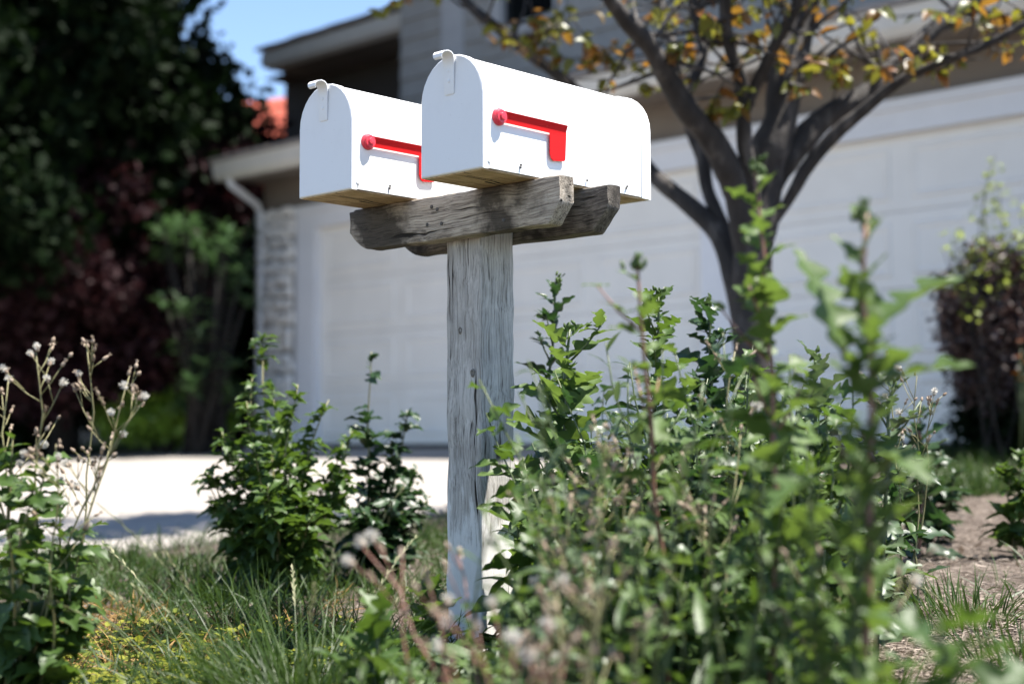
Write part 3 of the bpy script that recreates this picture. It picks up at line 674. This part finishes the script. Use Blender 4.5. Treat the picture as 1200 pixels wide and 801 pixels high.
# --- grass clumps
def clump(label, px, D, n, rad, h, seeds=0, lean=(0, 0), droop=1.1, w=.003, cat='grass clump', m='grass'):
    b = gp(px, D); root = thing('grass_clump', label, cat, b, 'clumps of long grass'); g = MB(); s = MB()
    for i in range(n):
        a = rnd(0, 6.28); r = rad*math.sqrt(random.random()); el = rnd(.75, 1.5)
        d = dirv(a+rnd(-.5, .5), el) + Vector((lean[0], lean[1], 0)); g.tint = random.random()
        blade(g, (r*math.cos(a), r*math.sin(a), -.008), d, h*rnd(.45, 1.05), w*rnd(.6, 1.2), rnd(.25, droop))
    g.build('blades', M[m], root, 179)
    if seeds:
        for i in range(seeds):
            st = MB(); s = MB()
            a = rnd(0, 6.28); d = dirv(a, rnd(.95, 1.4)) + Vector((lean[0], lean[1], 0))*1.2; d.normalize(); h2 = h*rnd(1.0, 1.5); pts = []; p = Vector((rad*.5*math.cos(a), rad*.5*math.sin(a), 0)); ax = d.cross(Vector((0, 0, 1))).normalized()
            for q in range(13):
                pts.append(p.copy()); p = p+d*h2/12; d = Matrix.Rotation(-.045, 3, ax) @ d
            st.tube(pts, [.0013*(1-.5*q/12) for q in range(13)], 5)
            for q in range(26):
                t = .68+.32*q/26; pp = along(pts, t); s.tint = random.random()
                leaf(s, pp, ((along(pts, min(1, t+.03))-along(pts, t-.03)).normalized() + dirv(rnd(0, 6.28), rnd(-1, 1))*.45), rnd(.010, .017), .003, droop=.1, lobes=0, n=3)
            so = st.build('seed_stalk', M['stem_green'], root, 179); s.build('seed_head', M['grasshead'], so, 179)
    return root
clump('big clump of long arching grass with seed heads left of the post', 345, 2.35, 620, .11, .30, 8, (-.10, -.03), 2.3, .0026)
clump('fine leaning grass stalks crossing in front of the driveway on the left', 255, 2.5, 110, .12, .30, 5, (-.28, -.15), .9, .0022)
clump('dark thick tuft of grass at the bottom left of centre', 395, 2.05, 330, .08, .20, 0, (0, 0), 1.6, .0028)
clump('bright green grass tuft on the mulch right of the weed bed', 1130, 3.0, 220, .16, .14, 0, (0, 0), 1.0, .004)
clump('small sunlit grass tuft near the right edge on the mulch', 1195, 2.6, 120, .10, .13, 2, (0, 0), 1.0, .0035)
clump('wispy grass tuft beside the right foot of the weed bed', 1045, 2.35, 110, .10, .13, 2, (.2, 0), 1.0, .003)

# --- low ground plants, grass and straw that nobody could count
g = MB(); yl = MB(); gs = MB()
for i in range(5200):
    px = rnd(-40, 560) if i < 3600 else rnd(560, 1230); D = 1.9+2.9*random.random()**1.2; p = gp(px, D)
    if p.x < -2.62: continue
    dens = mnoise.noise(p*2.2)
    if px > 1000 and dens < .22: continue
    g.tint = random.random(); blade(g, p+Vector((0, 0, .004)), dirv(rnd(0, 6.28), rnd(.3, 1.5)), rnd(.03, .11)*(1+.6*dens), rnd(.0022, .004), rnd(.2, 1.4), 4)
for i in range(9000):
    px = rnd(-60, 590); D = rnd(2.6, 5.6); p = gp(px, D)
    if p.x < -2.60: continue
    dn = mnoise.noise(p*1.7+Vector((9, 0, 0)))
    if dn < (-.02 if p.y < .45 else -.30) or (px > 560 and D < 3): continue
    g.tint = random.random(); blade(g, p+Vector((0, 0, .002)), dirv(rnd(0, 6.28), rnd(.5, 1.5)), rnd(.05, .13)*(1.0+.7*dn), rnd(.003, .005), rnd(.3, 1.5), 4)
for i in range(4200):
    px = rnd(-40, 430); D = rnd(1.85, 3.3); p = gp(px, D)
    if p.x < -2.62 or mnoise.noise(p*3.1+Vector((5, 0, 0))) < -.12: continue
    yl.tint = random.random(); h = rnd(.005, .05)
    leaf(yl, p+Vector((0, 0, h)), dirv(rnd(0, 6.28), rnd(-.2, .6)), rnd(.016, .034), rnd(.012, .022), lobes=0, n=4, droop=rnd(0, .8))
for i in range(15000):
    if i < 9500: px = rnd(990, 1230); D = rnd(1.75, 3.2)
    elif i < 12500: px = rnd(1000, 1230); D = rnd(3.2, 5.6)
    else: px = rnd(-60, 560); D = rnd(1.9, 4.6)
    p = gp(px, D)
    if p.x < -2.6: continue
    z = nz3((p.x, p.y, 0), 2.3, .018) + nz3((p.x, p.y, 3), 9, .010)
    gs.tint = random.random(); a = rnd(0, 6.28)
    blade(gs, p+Vector((0, 0, z+rnd(.002, .010))), dirv(a, rnd(-.12, .30)), rnd(.012, .055), rnd(.0014, .0032), rnd(-.2, .5), 2)
dg = MB()
for i in range(2600):
    px = rnd(60, 400); D = rnd(2.45, 3.7); p = gp(px, D)
    if p.x < -2.6 or mnoise.noise(p*1.9+Vector((2, 4, 0))) < -.02: continue
    dg.tint = random.random(); blade(dg, p+Vector((0, 0, rnd(.002, .02))), dirv(rnd(0, 6.28), rnd(-.1, 1.1)), rnd(.03, .10), rnd(.002, .004), rnd(.2, 1.5), 4)
tag(dg.build('dry_grass', M['drygrass'], None, 179), 'orange brown dry grass patch on the left verge', 'dry grass', None, 'stuff')
tag(g.build('grass', M['grass'], None, 179), 'short sparse green grass between the weeds', 'grass', None, 'stuff')
lt = MB()
for i in range(520):
    px = rnd(990, 1240) if i < 330 else rnd(-40, 560); D = rnd(1.8, 4.8); p = gp(px, D)
    if p.x < -2.6: continue
    z = nz3((p.x, p.y, 0), 2.3, .018) + nz3((p.x, p.y, 3), 9, .010) + .008; lt.tint = random.random(); q = p+Vector((0, 0, z))
    if random.random() < .6: leaf(lt, q, dirv(rnd(0, 6.28), rnd(-.1, .4)), rnd(.015, .045), rnd(.008, .018), lobes=0, n=4, droop=rnd(-.8, .9), roll=rnd(-.6, .6))
    else:
        a = rnd(0, 6.28); e = q + dirv(a, rnd(-.05, .12))*rnd(.04, .16); lt.tube([q, q.lerp(e, .5)+Vector((rnd(-.006, .006), rnd(-.006, .006), .004)), e], [.0016, .0014, .0008], 5)
tag(lt.build('leaf_litter', M['straw'], None, 179), 'dead leaves and thin twigs scattered on the soil', 'litter', None, 'stuff')
tag(yl.build('ground_cover', M['leaf_yellow'], None, 179), 'low yellow green clover leaves on the left verge', 'ground cover', None, 'stuff')
tag(gs.build('straw_mulch', M['straw'], None, 179), 'dry straw clippings lying on the bare soil', 'mulch', None, 'stuff')

def leaf_cloud(name, pts, size, m, parent, lobe=True):
    """many small folded leaves, one at each point (numpy)"""
    n = len(pts); s = size*rng.uniform(.6, 1.25, n)[:, None]
    a = rng.normal(size=(n, 3)); a[:, 2] -= .35; a /= np.linalg.norm(a, axis=1)[:, None]
    b = rng.normal(size=(n, 3)); b[:, 2] += .0; b -= a*(a*b).sum(1)[:, None]; b /= np.linalg.norm(b, axis=1)[:, None]; c = np.cross(a, b)
    P = np.asarray(pts)
    prof = [(0, 0, 0), (.35, .30, .07), (.72, .22, .03), (1, 0, -.08), (.72, -.22, .03), (.35, -.30, .07)]
    V = np.stack([P + a*s*u + b*s*w + c*s*h for u, w, h in prof], 1).reshape(-1, 3)
    me = bpy.data.meshes.new(name); idx = np.arange(n)[:, None]*6
    F = np.concatenate([idx+np.array([[0, 1, 2, 3]]), idx+np.array([[0, 3, 4, 5]])], 1).reshape(-1)
    me.vertices.add(n*6); me.vertices.foreach_set('co', V.astype(np.float32).ravel())
    me.loops.add(n*8); me.loops.foreach_set('vertex_index', F.astype(np.int32))
    me.polygons.add(n*2); me.polygons.foreach_set('loop_start', np.arange(0, n*8, 4, dtype=np.int32)); me.polygons.foreach_set('loop_total', np.full(n*2, 4, dtype=np.int32))
    me.update(calc_edges=True); t = me.attributes.new('tint', 'FLOAT', 'POINT'); t.data.foreach_set('value', np.repeat(rng.uniform(0, 1, n), 6).astype(np.float32))
    me.materials.append(m); o = bpy.data.objects.new(name, me); C.objects.link(o); o.parent = parent; return o
def clump_points(centres, n, spread):
    c = np.asarray(centres)[rng.integers(0, len(centres), n)]; g_ = rng.normal(size=(n, 3)); g_ /= np.linalg.norm(g_, axis=1)[:, None]
    return c + g_*(rng.uniform(0, 1, n)**.5)[:, None]*np.asarray(spread)*rng.uniform(.7, 1.2, (n, 1))
def blob_centres(n, c, r, shell=.45):
    g_ = rng.normal(size=(n, 3)); g_ /= np.linalg.norm(g_, axis=1)[:, None]; k = rng.uniform(shell, 1, n)[:, None]
    return np.asarray(c) + g_*k*np.asarray(r)
# ------------------------------------------------------------------ the front-yard tree
m, nt, bs = mat('smooth_grey_bark')
col = ramp(nt, noise_tex(nt, 14, 6, mscale=(1, 1, .35), rough=.65), [(.3, (.012, .010, .009)), (.52, (.030, .025, .023)), (.70, (.10, .088, .08))])
L(nt, col, bs.inputs['Base Color']); bs.inputs['Roughness'].default_value = .85; bump(nt, bs, noise_tex(nt, 30, 5, mscale=(1, 1, .3)), .6, .02)
M['bark'] = m
M['tree_leaf'] = leafmat('bronze_young_leaf', (.075, .085, .015), (.22, .070, .018), (.40, .20, .025), .40, .4)
M['tree_leaf_green'] = leafmat('olive_leaf', (.05, .075, .012), (.15, .15, .022), (.35, .32, .03), .40, .4)
TD = 5.6; tb = gp(884, TD)
tree = thing('tree', 'pruned yard tree with bare dark limbs and sparse bronze leaves before the garage', 'tree', tb)
def smooth_path(pts, n=6):
    out = []
    for i in range(len(pts)-1):
        p0 = pts[max(i-1, 0)]; p1 = pts[i]; p2 = pts[i+1]; p3 = pts[min(i+2, len(pts)-1)]
        for k in range(n):
            t = k/n; out.append([.5*((2*b_)+(c_-a_)*t+(2*a_-5*b_+4*c_-d_)*t*t+(3*b_-a_-3*c_+d_)*t**3) for a_, b_, c_, d_ in zip(p0, p1, p2, p3)])
    out.append(list(pts[-1])); return out
tips = []; allp = []
def limb(name, pts, parent=tree, n=10):
    """pts: photo column, row, depth offset, width in photo pixels"""
    sp = smooth_path(pts); mb = MB(); P3 = []; rr = []
    for x, y, dd, wpx in sp:
        D = TD+dd; q = at(x, y, D)-tb; P3.append(q + Vector((nz3(q, 5, .020), nz3(q+Vector((3, 0, 0)), 5, .020), nz3(q+Vector((7, 0, 0)), 5, .012)))); rr.append(wpx*.41*D/FPX*(1+.16*mnoise.noise(q*9)+.08*mnoise.noise(q*23)))
    mb.tube(P3, rr, n); o = mb.build(name, M['bark'], parent, 179); allp.append((P3, rr)); return P3
tz = 520 + (.4256-tb.z)/TD*FPX
limb('trunk', [(886, tz+25, 0, 66), (884, tz-20, 0, 58), (882, 420, 0, 54), (880, 340, 0, 55), (886, 270, 0, 60), (900, 200, 0, 55), (914, 140, 0, 52), (926, 80, .05, 48), (944, 10, .1, 44), (958, -70, .2, 38), (965, -170, .3, 28), (985, -300, .4, 14)], n=14)
limb('limb', [(878, 330, 0, 30), (868, 240, -.05, 44), (846, 190, -.12, 41), (815, 140, -.2, 37), (782, 90, -.3, 31), (752, 45, -.4, 26), (715, 0, -.5, 22), (670, -60, -.6, 17), (600, -150, -.7, 13), (500, -240, -.75, 9), (400, -320, -.8, 5)])
limb('limb', [(876, 420, .02, 30), (862, 330, .08, 36), (842, 275, .15, 32), (805, 238, .25, 27), (765, 205, .35, 24), (715, 150, .45, 21), (665, 98, .5, 19), (610, 55, .55, 17), (555, 10, .6, 14), (510, -40, .7, 12), (450, -120, .8, 10), (370, -210, .9, 8), (290, -290, 1.0, 5)])
limb('limb', [(858, 290, .1, 14), (836, 240, .2, 20), (822, 190, .28, 19), (812, 150, .35, 17), (800, 90, .5, 15), (782, 30, .6, 13), (765, -40, .7, 9)])
limb('limb', [(886, 260, -.05, 18), (876, 190, -.12, 22), (873, 140, -.16, 22), (868, 95, -.2, 19), (856, 55, -.25, 18), (850, 0, -.3, 17), (845, -80, -.4, 12)])
limb('limb', [(872, 140, -.16, 16), (888, 95, -.2, 18), (912, 50, -.28, 17), (932, 0, -.35, 15), (955, -80, -.45, 10)])
limb('limb', [(892, 250, .02, 26), (922, 190, .05, 38), (965, 140, .1, 34), (1015, 108, .16, 30), (1055, 75, .22, 28), (1085, 42, .28, 25), (1130, 10, .35, 22), (1190, -25, .45, 17), (1260, -80, .6, 9)])
limb('limb', [(906, 262, -.02, 14), (965, 172, -.1, 20), (1005, 135, -.15, 17), (1045, 100, -.2, 15), (1105, 72, -.28, 13), (1160, 50, -.34, 12), (1215, 20, -.4, 10), (1290, -30, -.5, 6)])
limb('limb', [(800, 120, -.22, 14), (824, 60, -.1, 17), (810, 10, 0, 15), (795, -60, .1, 9)])
# twigs and leaves
def twig(base, d, ln, r, mb, lf, lg, nl):
    pts = [Vector(base)]; d = Vector(d).normalized()
    for i in range(6):
        d = (d + Vector((random.gauss(0, .22), random.gauss(0, .22), random.gauss(.06, .15)))).normalized(); pts.append(pts[-1]+d*ln/6)
    mb.tube(pts, [r*(1-.75*i/6) for i in range(7)], 5)
    for k in range(nl):
        f = lf if random.random() < .42 else lg; f.tint = random.random(); l_ = rnd(.045, .085)
        leaf(f, along(pts, rnd(.25, 1)), dirv(rnd(0, 6.28), rnd(-.9, .5)), l_, l_*.5, lobes=0, n=4, droop=rnd(.2, 1.2), roll=rnd(-1, 1))
tw = MB(); lf = MB(); lg = MB()
for P3, rr in allp:
    for k in range(70):
        i = int(rnd(.40, 1)*(len(P3)-1)); 
        zpix = P3[i].z + tb.z
        if zpix < 1.75: continue
        dense = 1 if zpix > 2.15 else .3
        if random.random() > dense: continue
        twig(P3[i], dirv(rnd(0, 6.28), rnd(-.5, 1.0)), rnd(.18, .5), rr[i]*.22+.0025, tw, lf, lg, random.choice((0, 2, 4, 7, 11)))
# leafy low sprays seen over the nearer mailbox
for (x, y, dd, ex, ey) in ((640, 60, .5, 700, 110), (600, 40, .5, 660, 60), (560, 10, .6, 610, 50), (700, 60, .4, 720, 85), (770, 70, -.3, 815, 70), (655, 90, .5, 735, 70), (590, 30, .5, 640, 85), (670, 20, .3, 700, 60), (620, 0, .5, 640, 40), (850, 90, -.2, 842, 135), (900, 60, -.1, 905, 100), (1000, 110, .1, 965, 70), (975, 130, .1, 985, 50), (940, 60, 0, 975, 90), (880, 110, -.2, 885, 145)):
    a = at(x, y, TD+dd)-tb; e = at(ex, ey, TD+dd-.1)-tb
    twig(a, e-a, (e-a).length, .004, tw, lf, lg, 13)
top = np.array([-2.0-tb.x, 2.35-tb.y, 3.75-tb.z])
cen = blob_centres(16, top, (.75, .7, .65), .2)
hub = allp[0][0][-4]
for c_ in cen:
    c_ = Vector(c_); tw.tube([hub, hub.lerp(c_, .5)+Vector((0, 0, .12)), c_], [.022, .013, .005], 6)
leaf_cloud('foliage', clump_points(cen, 3400, .26), .075, M['tree_leaf_green'], tree)
tw.build('twigs', M['bark'], tree, 179); lf.build('foliage', M['tree_leaf'], tree, 179); lg.build('foliage', M['tree_leaf_green'], tree, 179)

# ------------------------------------------------------------------ background trees and shrubs
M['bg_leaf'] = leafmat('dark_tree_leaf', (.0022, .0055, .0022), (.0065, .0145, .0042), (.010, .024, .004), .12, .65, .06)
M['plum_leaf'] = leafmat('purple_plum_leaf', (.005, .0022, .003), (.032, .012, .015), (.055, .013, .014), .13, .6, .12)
M['ole_leaf'] = leafmat('oleander_leaf', (.03, .065, .028), (.09, .15, .065), (.09, .19, .05), .25, .35)
M['lime_leaf'] = leafmat('lime_hedge_leaf', (.09, .17, .02), (.20, .33, .035), (.28, .45, .04), .35, .45)
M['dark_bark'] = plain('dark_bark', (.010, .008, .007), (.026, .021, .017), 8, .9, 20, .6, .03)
def bg_tree(label, px, D, crown, nC, nL, size, m, spread, name='tree', trunk_r=.2, top=None):
    b = gp(px, D); root = thing(name, label, 'tree', b)
    t = MB(); cz = crown[2]-.3
    t.tube([(0, 0, -.1), (.05, .02, cz*.4), (.0, .1, cz*.8), (.1, .1, cz*1.15)], [trunk_r*1.2, trunk_r, trunk_r*.8, trunk_r*.4], 10)
    cen = blob_centres(nC, (crown[0], crown[1], crown[2]), crown[3:])
    if top is not None: cen = np.concatenate([cen, blob_centres(int(nC*1.1), top[:3], top[3:], .1)])
    t.build('trunk', M['dark_bark'], root, 179)
    lb = MB()
    for c in cen[::3]: lb.tube([(0, .05, cz*.6), (Vector((0, .05, cz*.6)).lerp(Vector(c), .5)+Vector((0, 0, .15))), Vector(c)], [trunk_r*.4, trunk_r*.2, .02], 6)
    lb.build('branches', M['dark_bark'], root, 179)
    leaf_cloud('crown', clump_points(cen, nL, spread), size, m, root)
    return root
def toward(px, py, D, b): return at(px, py, D)-b
b = gp(60, 14.5); c = toward(70, 60, 14.5, b)
bg_tree('large dark green tree filling the upper left beyond the driveway', 60, 14.5, (c.x-.65, c.y-.65, c.z+.5, 2.5, 2.5, 3.4), 110, 95000, .16, M['bg_leaf'], .62, trunk_r=.24, top=(-11.2-b.x, 6.0-b.y, 8.7-b.z, 3.1, 3.4, 1.5))  # top: unseen upper crown lobe, added to keep the foliage below in shade
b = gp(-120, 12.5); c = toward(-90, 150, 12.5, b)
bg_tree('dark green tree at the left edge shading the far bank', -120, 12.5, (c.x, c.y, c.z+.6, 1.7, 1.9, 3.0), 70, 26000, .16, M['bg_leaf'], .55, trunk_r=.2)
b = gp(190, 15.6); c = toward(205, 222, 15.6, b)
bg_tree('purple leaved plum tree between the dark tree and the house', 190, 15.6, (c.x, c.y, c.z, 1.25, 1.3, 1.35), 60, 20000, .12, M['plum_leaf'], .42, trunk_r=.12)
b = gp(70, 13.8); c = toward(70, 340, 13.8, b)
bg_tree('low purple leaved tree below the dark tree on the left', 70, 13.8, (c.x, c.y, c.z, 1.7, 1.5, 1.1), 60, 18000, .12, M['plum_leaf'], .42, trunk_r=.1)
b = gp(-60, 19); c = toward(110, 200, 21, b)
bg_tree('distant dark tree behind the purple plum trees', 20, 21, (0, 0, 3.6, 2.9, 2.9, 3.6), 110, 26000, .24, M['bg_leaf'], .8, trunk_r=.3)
def shrub(name, label, px, D, parts, stem=True, group=None, cat='shrub'):
    b = gp(px, D); root = thing(name, label, cat, b, group); s = MB()
    for (x, y, rx, ry, n, size, m, spread, nc) in parts:
        c = at(x, y, D)-b; k = D/FPX; cen = blob_centres(nc, c, (rx*k, rx*k, ry*k), .2)
        leaf_cloud('foliage', clump_points(cen, n, spread), size, M[m], root)
        for q in cen[::2]: s.tube([(rnd(-.08, .08), rnd(-.08, .08), 0), Vector(q)*.5+Vector((0, 0, .05)), q], [.018, .012, .004], 5)
    s.build('stem', M['dark_bark'], root, 179); return root
# oleander: whorls of long pointed leaves
b = gp(240, 13.2); ol = thing('oleander_shrub', 'tall shrub with star shaped whorls of narrow leaves left of the stone pillar', 'shrub', b); f = MB(); s = MB()
for i in range(70):
    tp = at(rnd(190, 292), rnd(250, 470), 13.2+rnd(-.4, .5))-b; s.tube([(rnd(-.2, .2), rnd(-.2, .2), 0), tp*.5+Vector((0, 0, .1)), tp], [.02, .014, .006], 5)
    for k in range(13):
        f.tint = random.random(); leaf(f, tp-Vector((0, 0, rnd(0, .12))), dirv(rnd(0, 6.28), rnd(-.2, 1.0)), rnd(.14, .24), rnd(.03, .045), lobes=0, n=4, droop=rnd(.2, .9))
f.build('foliage', M['ole_leaf'], ol, 179); s.build('stem', M['dark_bark'], ol, 179)
shrub('hedge', 'low lime green hedge on the far side of the driveway', 195, 13.6, [(165, 492, 45, 22, 5000, .07, 'lime_leaf', .16, 30), (230, 486, 40, 26, 5000, .07, 'lime_leaf', .16, 30)], cat='hedge')
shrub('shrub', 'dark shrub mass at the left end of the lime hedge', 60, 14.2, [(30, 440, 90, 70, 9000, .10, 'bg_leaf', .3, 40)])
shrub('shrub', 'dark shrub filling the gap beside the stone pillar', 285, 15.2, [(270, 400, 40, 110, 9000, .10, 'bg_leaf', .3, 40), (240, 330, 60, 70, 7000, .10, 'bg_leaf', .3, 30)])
# dark reddish barberry at the right with lime shoots growing through it
M['barberry'] = leafmat('barberry_leaf', (.030, .020, .020), (.095, .065, .06), (.12, .05, .04), .2, .5)
M['pivet'] = leafmat('lime_shoot_leaf', (.12, .17, .03), (.30, .36, .08), (.38, .46, .08), .4, .45)
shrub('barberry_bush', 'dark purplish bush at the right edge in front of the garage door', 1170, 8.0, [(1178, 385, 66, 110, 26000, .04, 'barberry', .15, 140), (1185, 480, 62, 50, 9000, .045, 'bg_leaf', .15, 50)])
b = gp(1165, 7.7); sh = thing('privet_shoots', 'upright lime green shoots growing out of the dark purplish bush', 'shrub', b); f = MB(); s = MB()
for (x, y, n) in ((1163, 182, 80), (1172, 215, 60), (1150, 235, 30), (1118, 268, 40), (1195, 235, 40), (1135, 290, 30), (1105, 290, 20)):
    tp = at(x, y, 7.7)-b; st = curve((rnd(-.1, .1), rnd(-.1, .1), 0), tp, 10, .05, .02); s.tube(st, [.005*(1-.6*i/10) for i in range(11)], 5)
    for k in range(n): f.tint = random.random(); leaf(f, along(st, rnd(.62, 1))+Vector((random.gauss(0, .025), random.gauss(0, .025), 0)), dirv(rnd(0, 6.28), rnd(-.2, 1.1)), rnd(.03, .055), rnd(.018, .03), lobes=0, n=4, droop=.4)
f.build('foliage', M['pivet'], sh, 179); s.build('stem', M['dark_bark'], sh, 179)
M['orange'] = plain('orange_petal', (.75, .22, .02), (.85, .38, .03), 30, .5)
b = gp(1194, 7.5); fw = thing('flower', 'small orange flowers at the right edge beside the dark bush', 'flower', b); f = MB(); s = MB()
for (x, y) in ((1193, 418), (1190, 438), (1197, 445), (1196, 400), (1202, 425)):
    tp = at(x, y, 7.5)-b; s.tube([(0, 0, 0), tp*.5+Vector((.02, 0, .03)), tp], .003, 5)
    for k in range(8): leaf(f, tp, dirv(k*.8, .4), .03, .018, lobes=0, n=4, droop=.3)
f.build('petals', M['orange'], fw, 179); s.build('stem', M['stem_green'], fw, 179)
# lawn strips
g = MB()
for i in range(9000):
    x, y = rnd(-13.5, -10.8), rnd(1.5, 9); g.tint = random.random(); blade(g, (x, y, T(y)), dirv(rnd(0, 6.28), rnd(.6, 1.5)), rnd(.05, .12), .007, rnd(.2, 1), 3)
for i in range(7000):
    p = gp(rnd(1040, 1260), rnd(5.2, 8.6)); g.tint = random.random()
    if p.x < -2.6 or mnoise.noise(p*1.5) < -.1: continue
    blade(g, p, dirv(rnd(0, 6.28), rnd(.6, 1.5)), rnd(.05, .14), .006, rnd(.2, 1), 3)
tag(g.build('lawn_grass', M['grass'], None, 179), 'rough lawn grass beyond the driveway and before the garage', 'grass', None, 'stuff')

# ------------------------------------------------------------------ light, sky, camera
sun_dir = Vector((1, .70, 2.9)).normalized()
ld = bpy.data.lights.new('sun', 'SUN'); ld.energy = 4.8; ld.angle = R_(.5); ld.color = (1, .955, .88)
lo = bpy.data.objects.new('sun', ld); C.objects.link(lo); lo.location = (6, 4, 15); lo.rotation_euler = sun_dir.to_track_quat('Z', 'Y').to_euler()
wd = bpy.data.worlds.new('World'); bpy.context.scene.world = wd; wd.use_nodes = True; nt = wd.node_tree
sk = nt.nodes.new('ShaderNodeTexSky'); sk.sky_type = 'NISHITA'; sk.sun_disc = False
sk.sun_elevation = math.asin(sun_dir.z); sk.sun_rotation = math.atan2(sun_dir.x, sun_dir.y); sk.air_density = 1.0; sk.dust_density = .0; sk.ozone_density = 1.3; sk.altitude = 1500
bg = nt.nodes['Background']; bg.inputs['Strength'].default_value = .085; nt.links.new(sk.outputs[0], bg.inputs['Color'])
cd = bpy.data.cameras.new('camera'); cam = bpy.data.objects.new('camera', cd); C.objects.link(cam)
cd.sensor_width = 36; cd.lens = FPX/1200*36; cd.clip_start = .05; cd.clip_end = 2000
cam.matrix_world = Matrix(((RT.x, UP.x, -FW.x, CAM.x), (RT.y, UP.y, -FW.y, CAM.y), (RT.z, UP.z, -FW.z, CAM.z), (0, 0, 0, 1)))
cd.dof.use_dof = True; cd.dof.focus_distance = 2.93; cd.dof.aperture_fstop = 2.2; cd.dof.aperture_blades = 0
sc = bpy.context.scene; sc.camera = cam
sc.view_settings.view_transform = 'Standard'; sc.view_settings.look = 'None'; sc.view_settings.gamma = 1; sc.view_settings.exposure = 1.72
sc.cycles.max_bounces = 8; sc.cycles.transparent_max_bounces = 8; sc.cycles.use_denoising = True
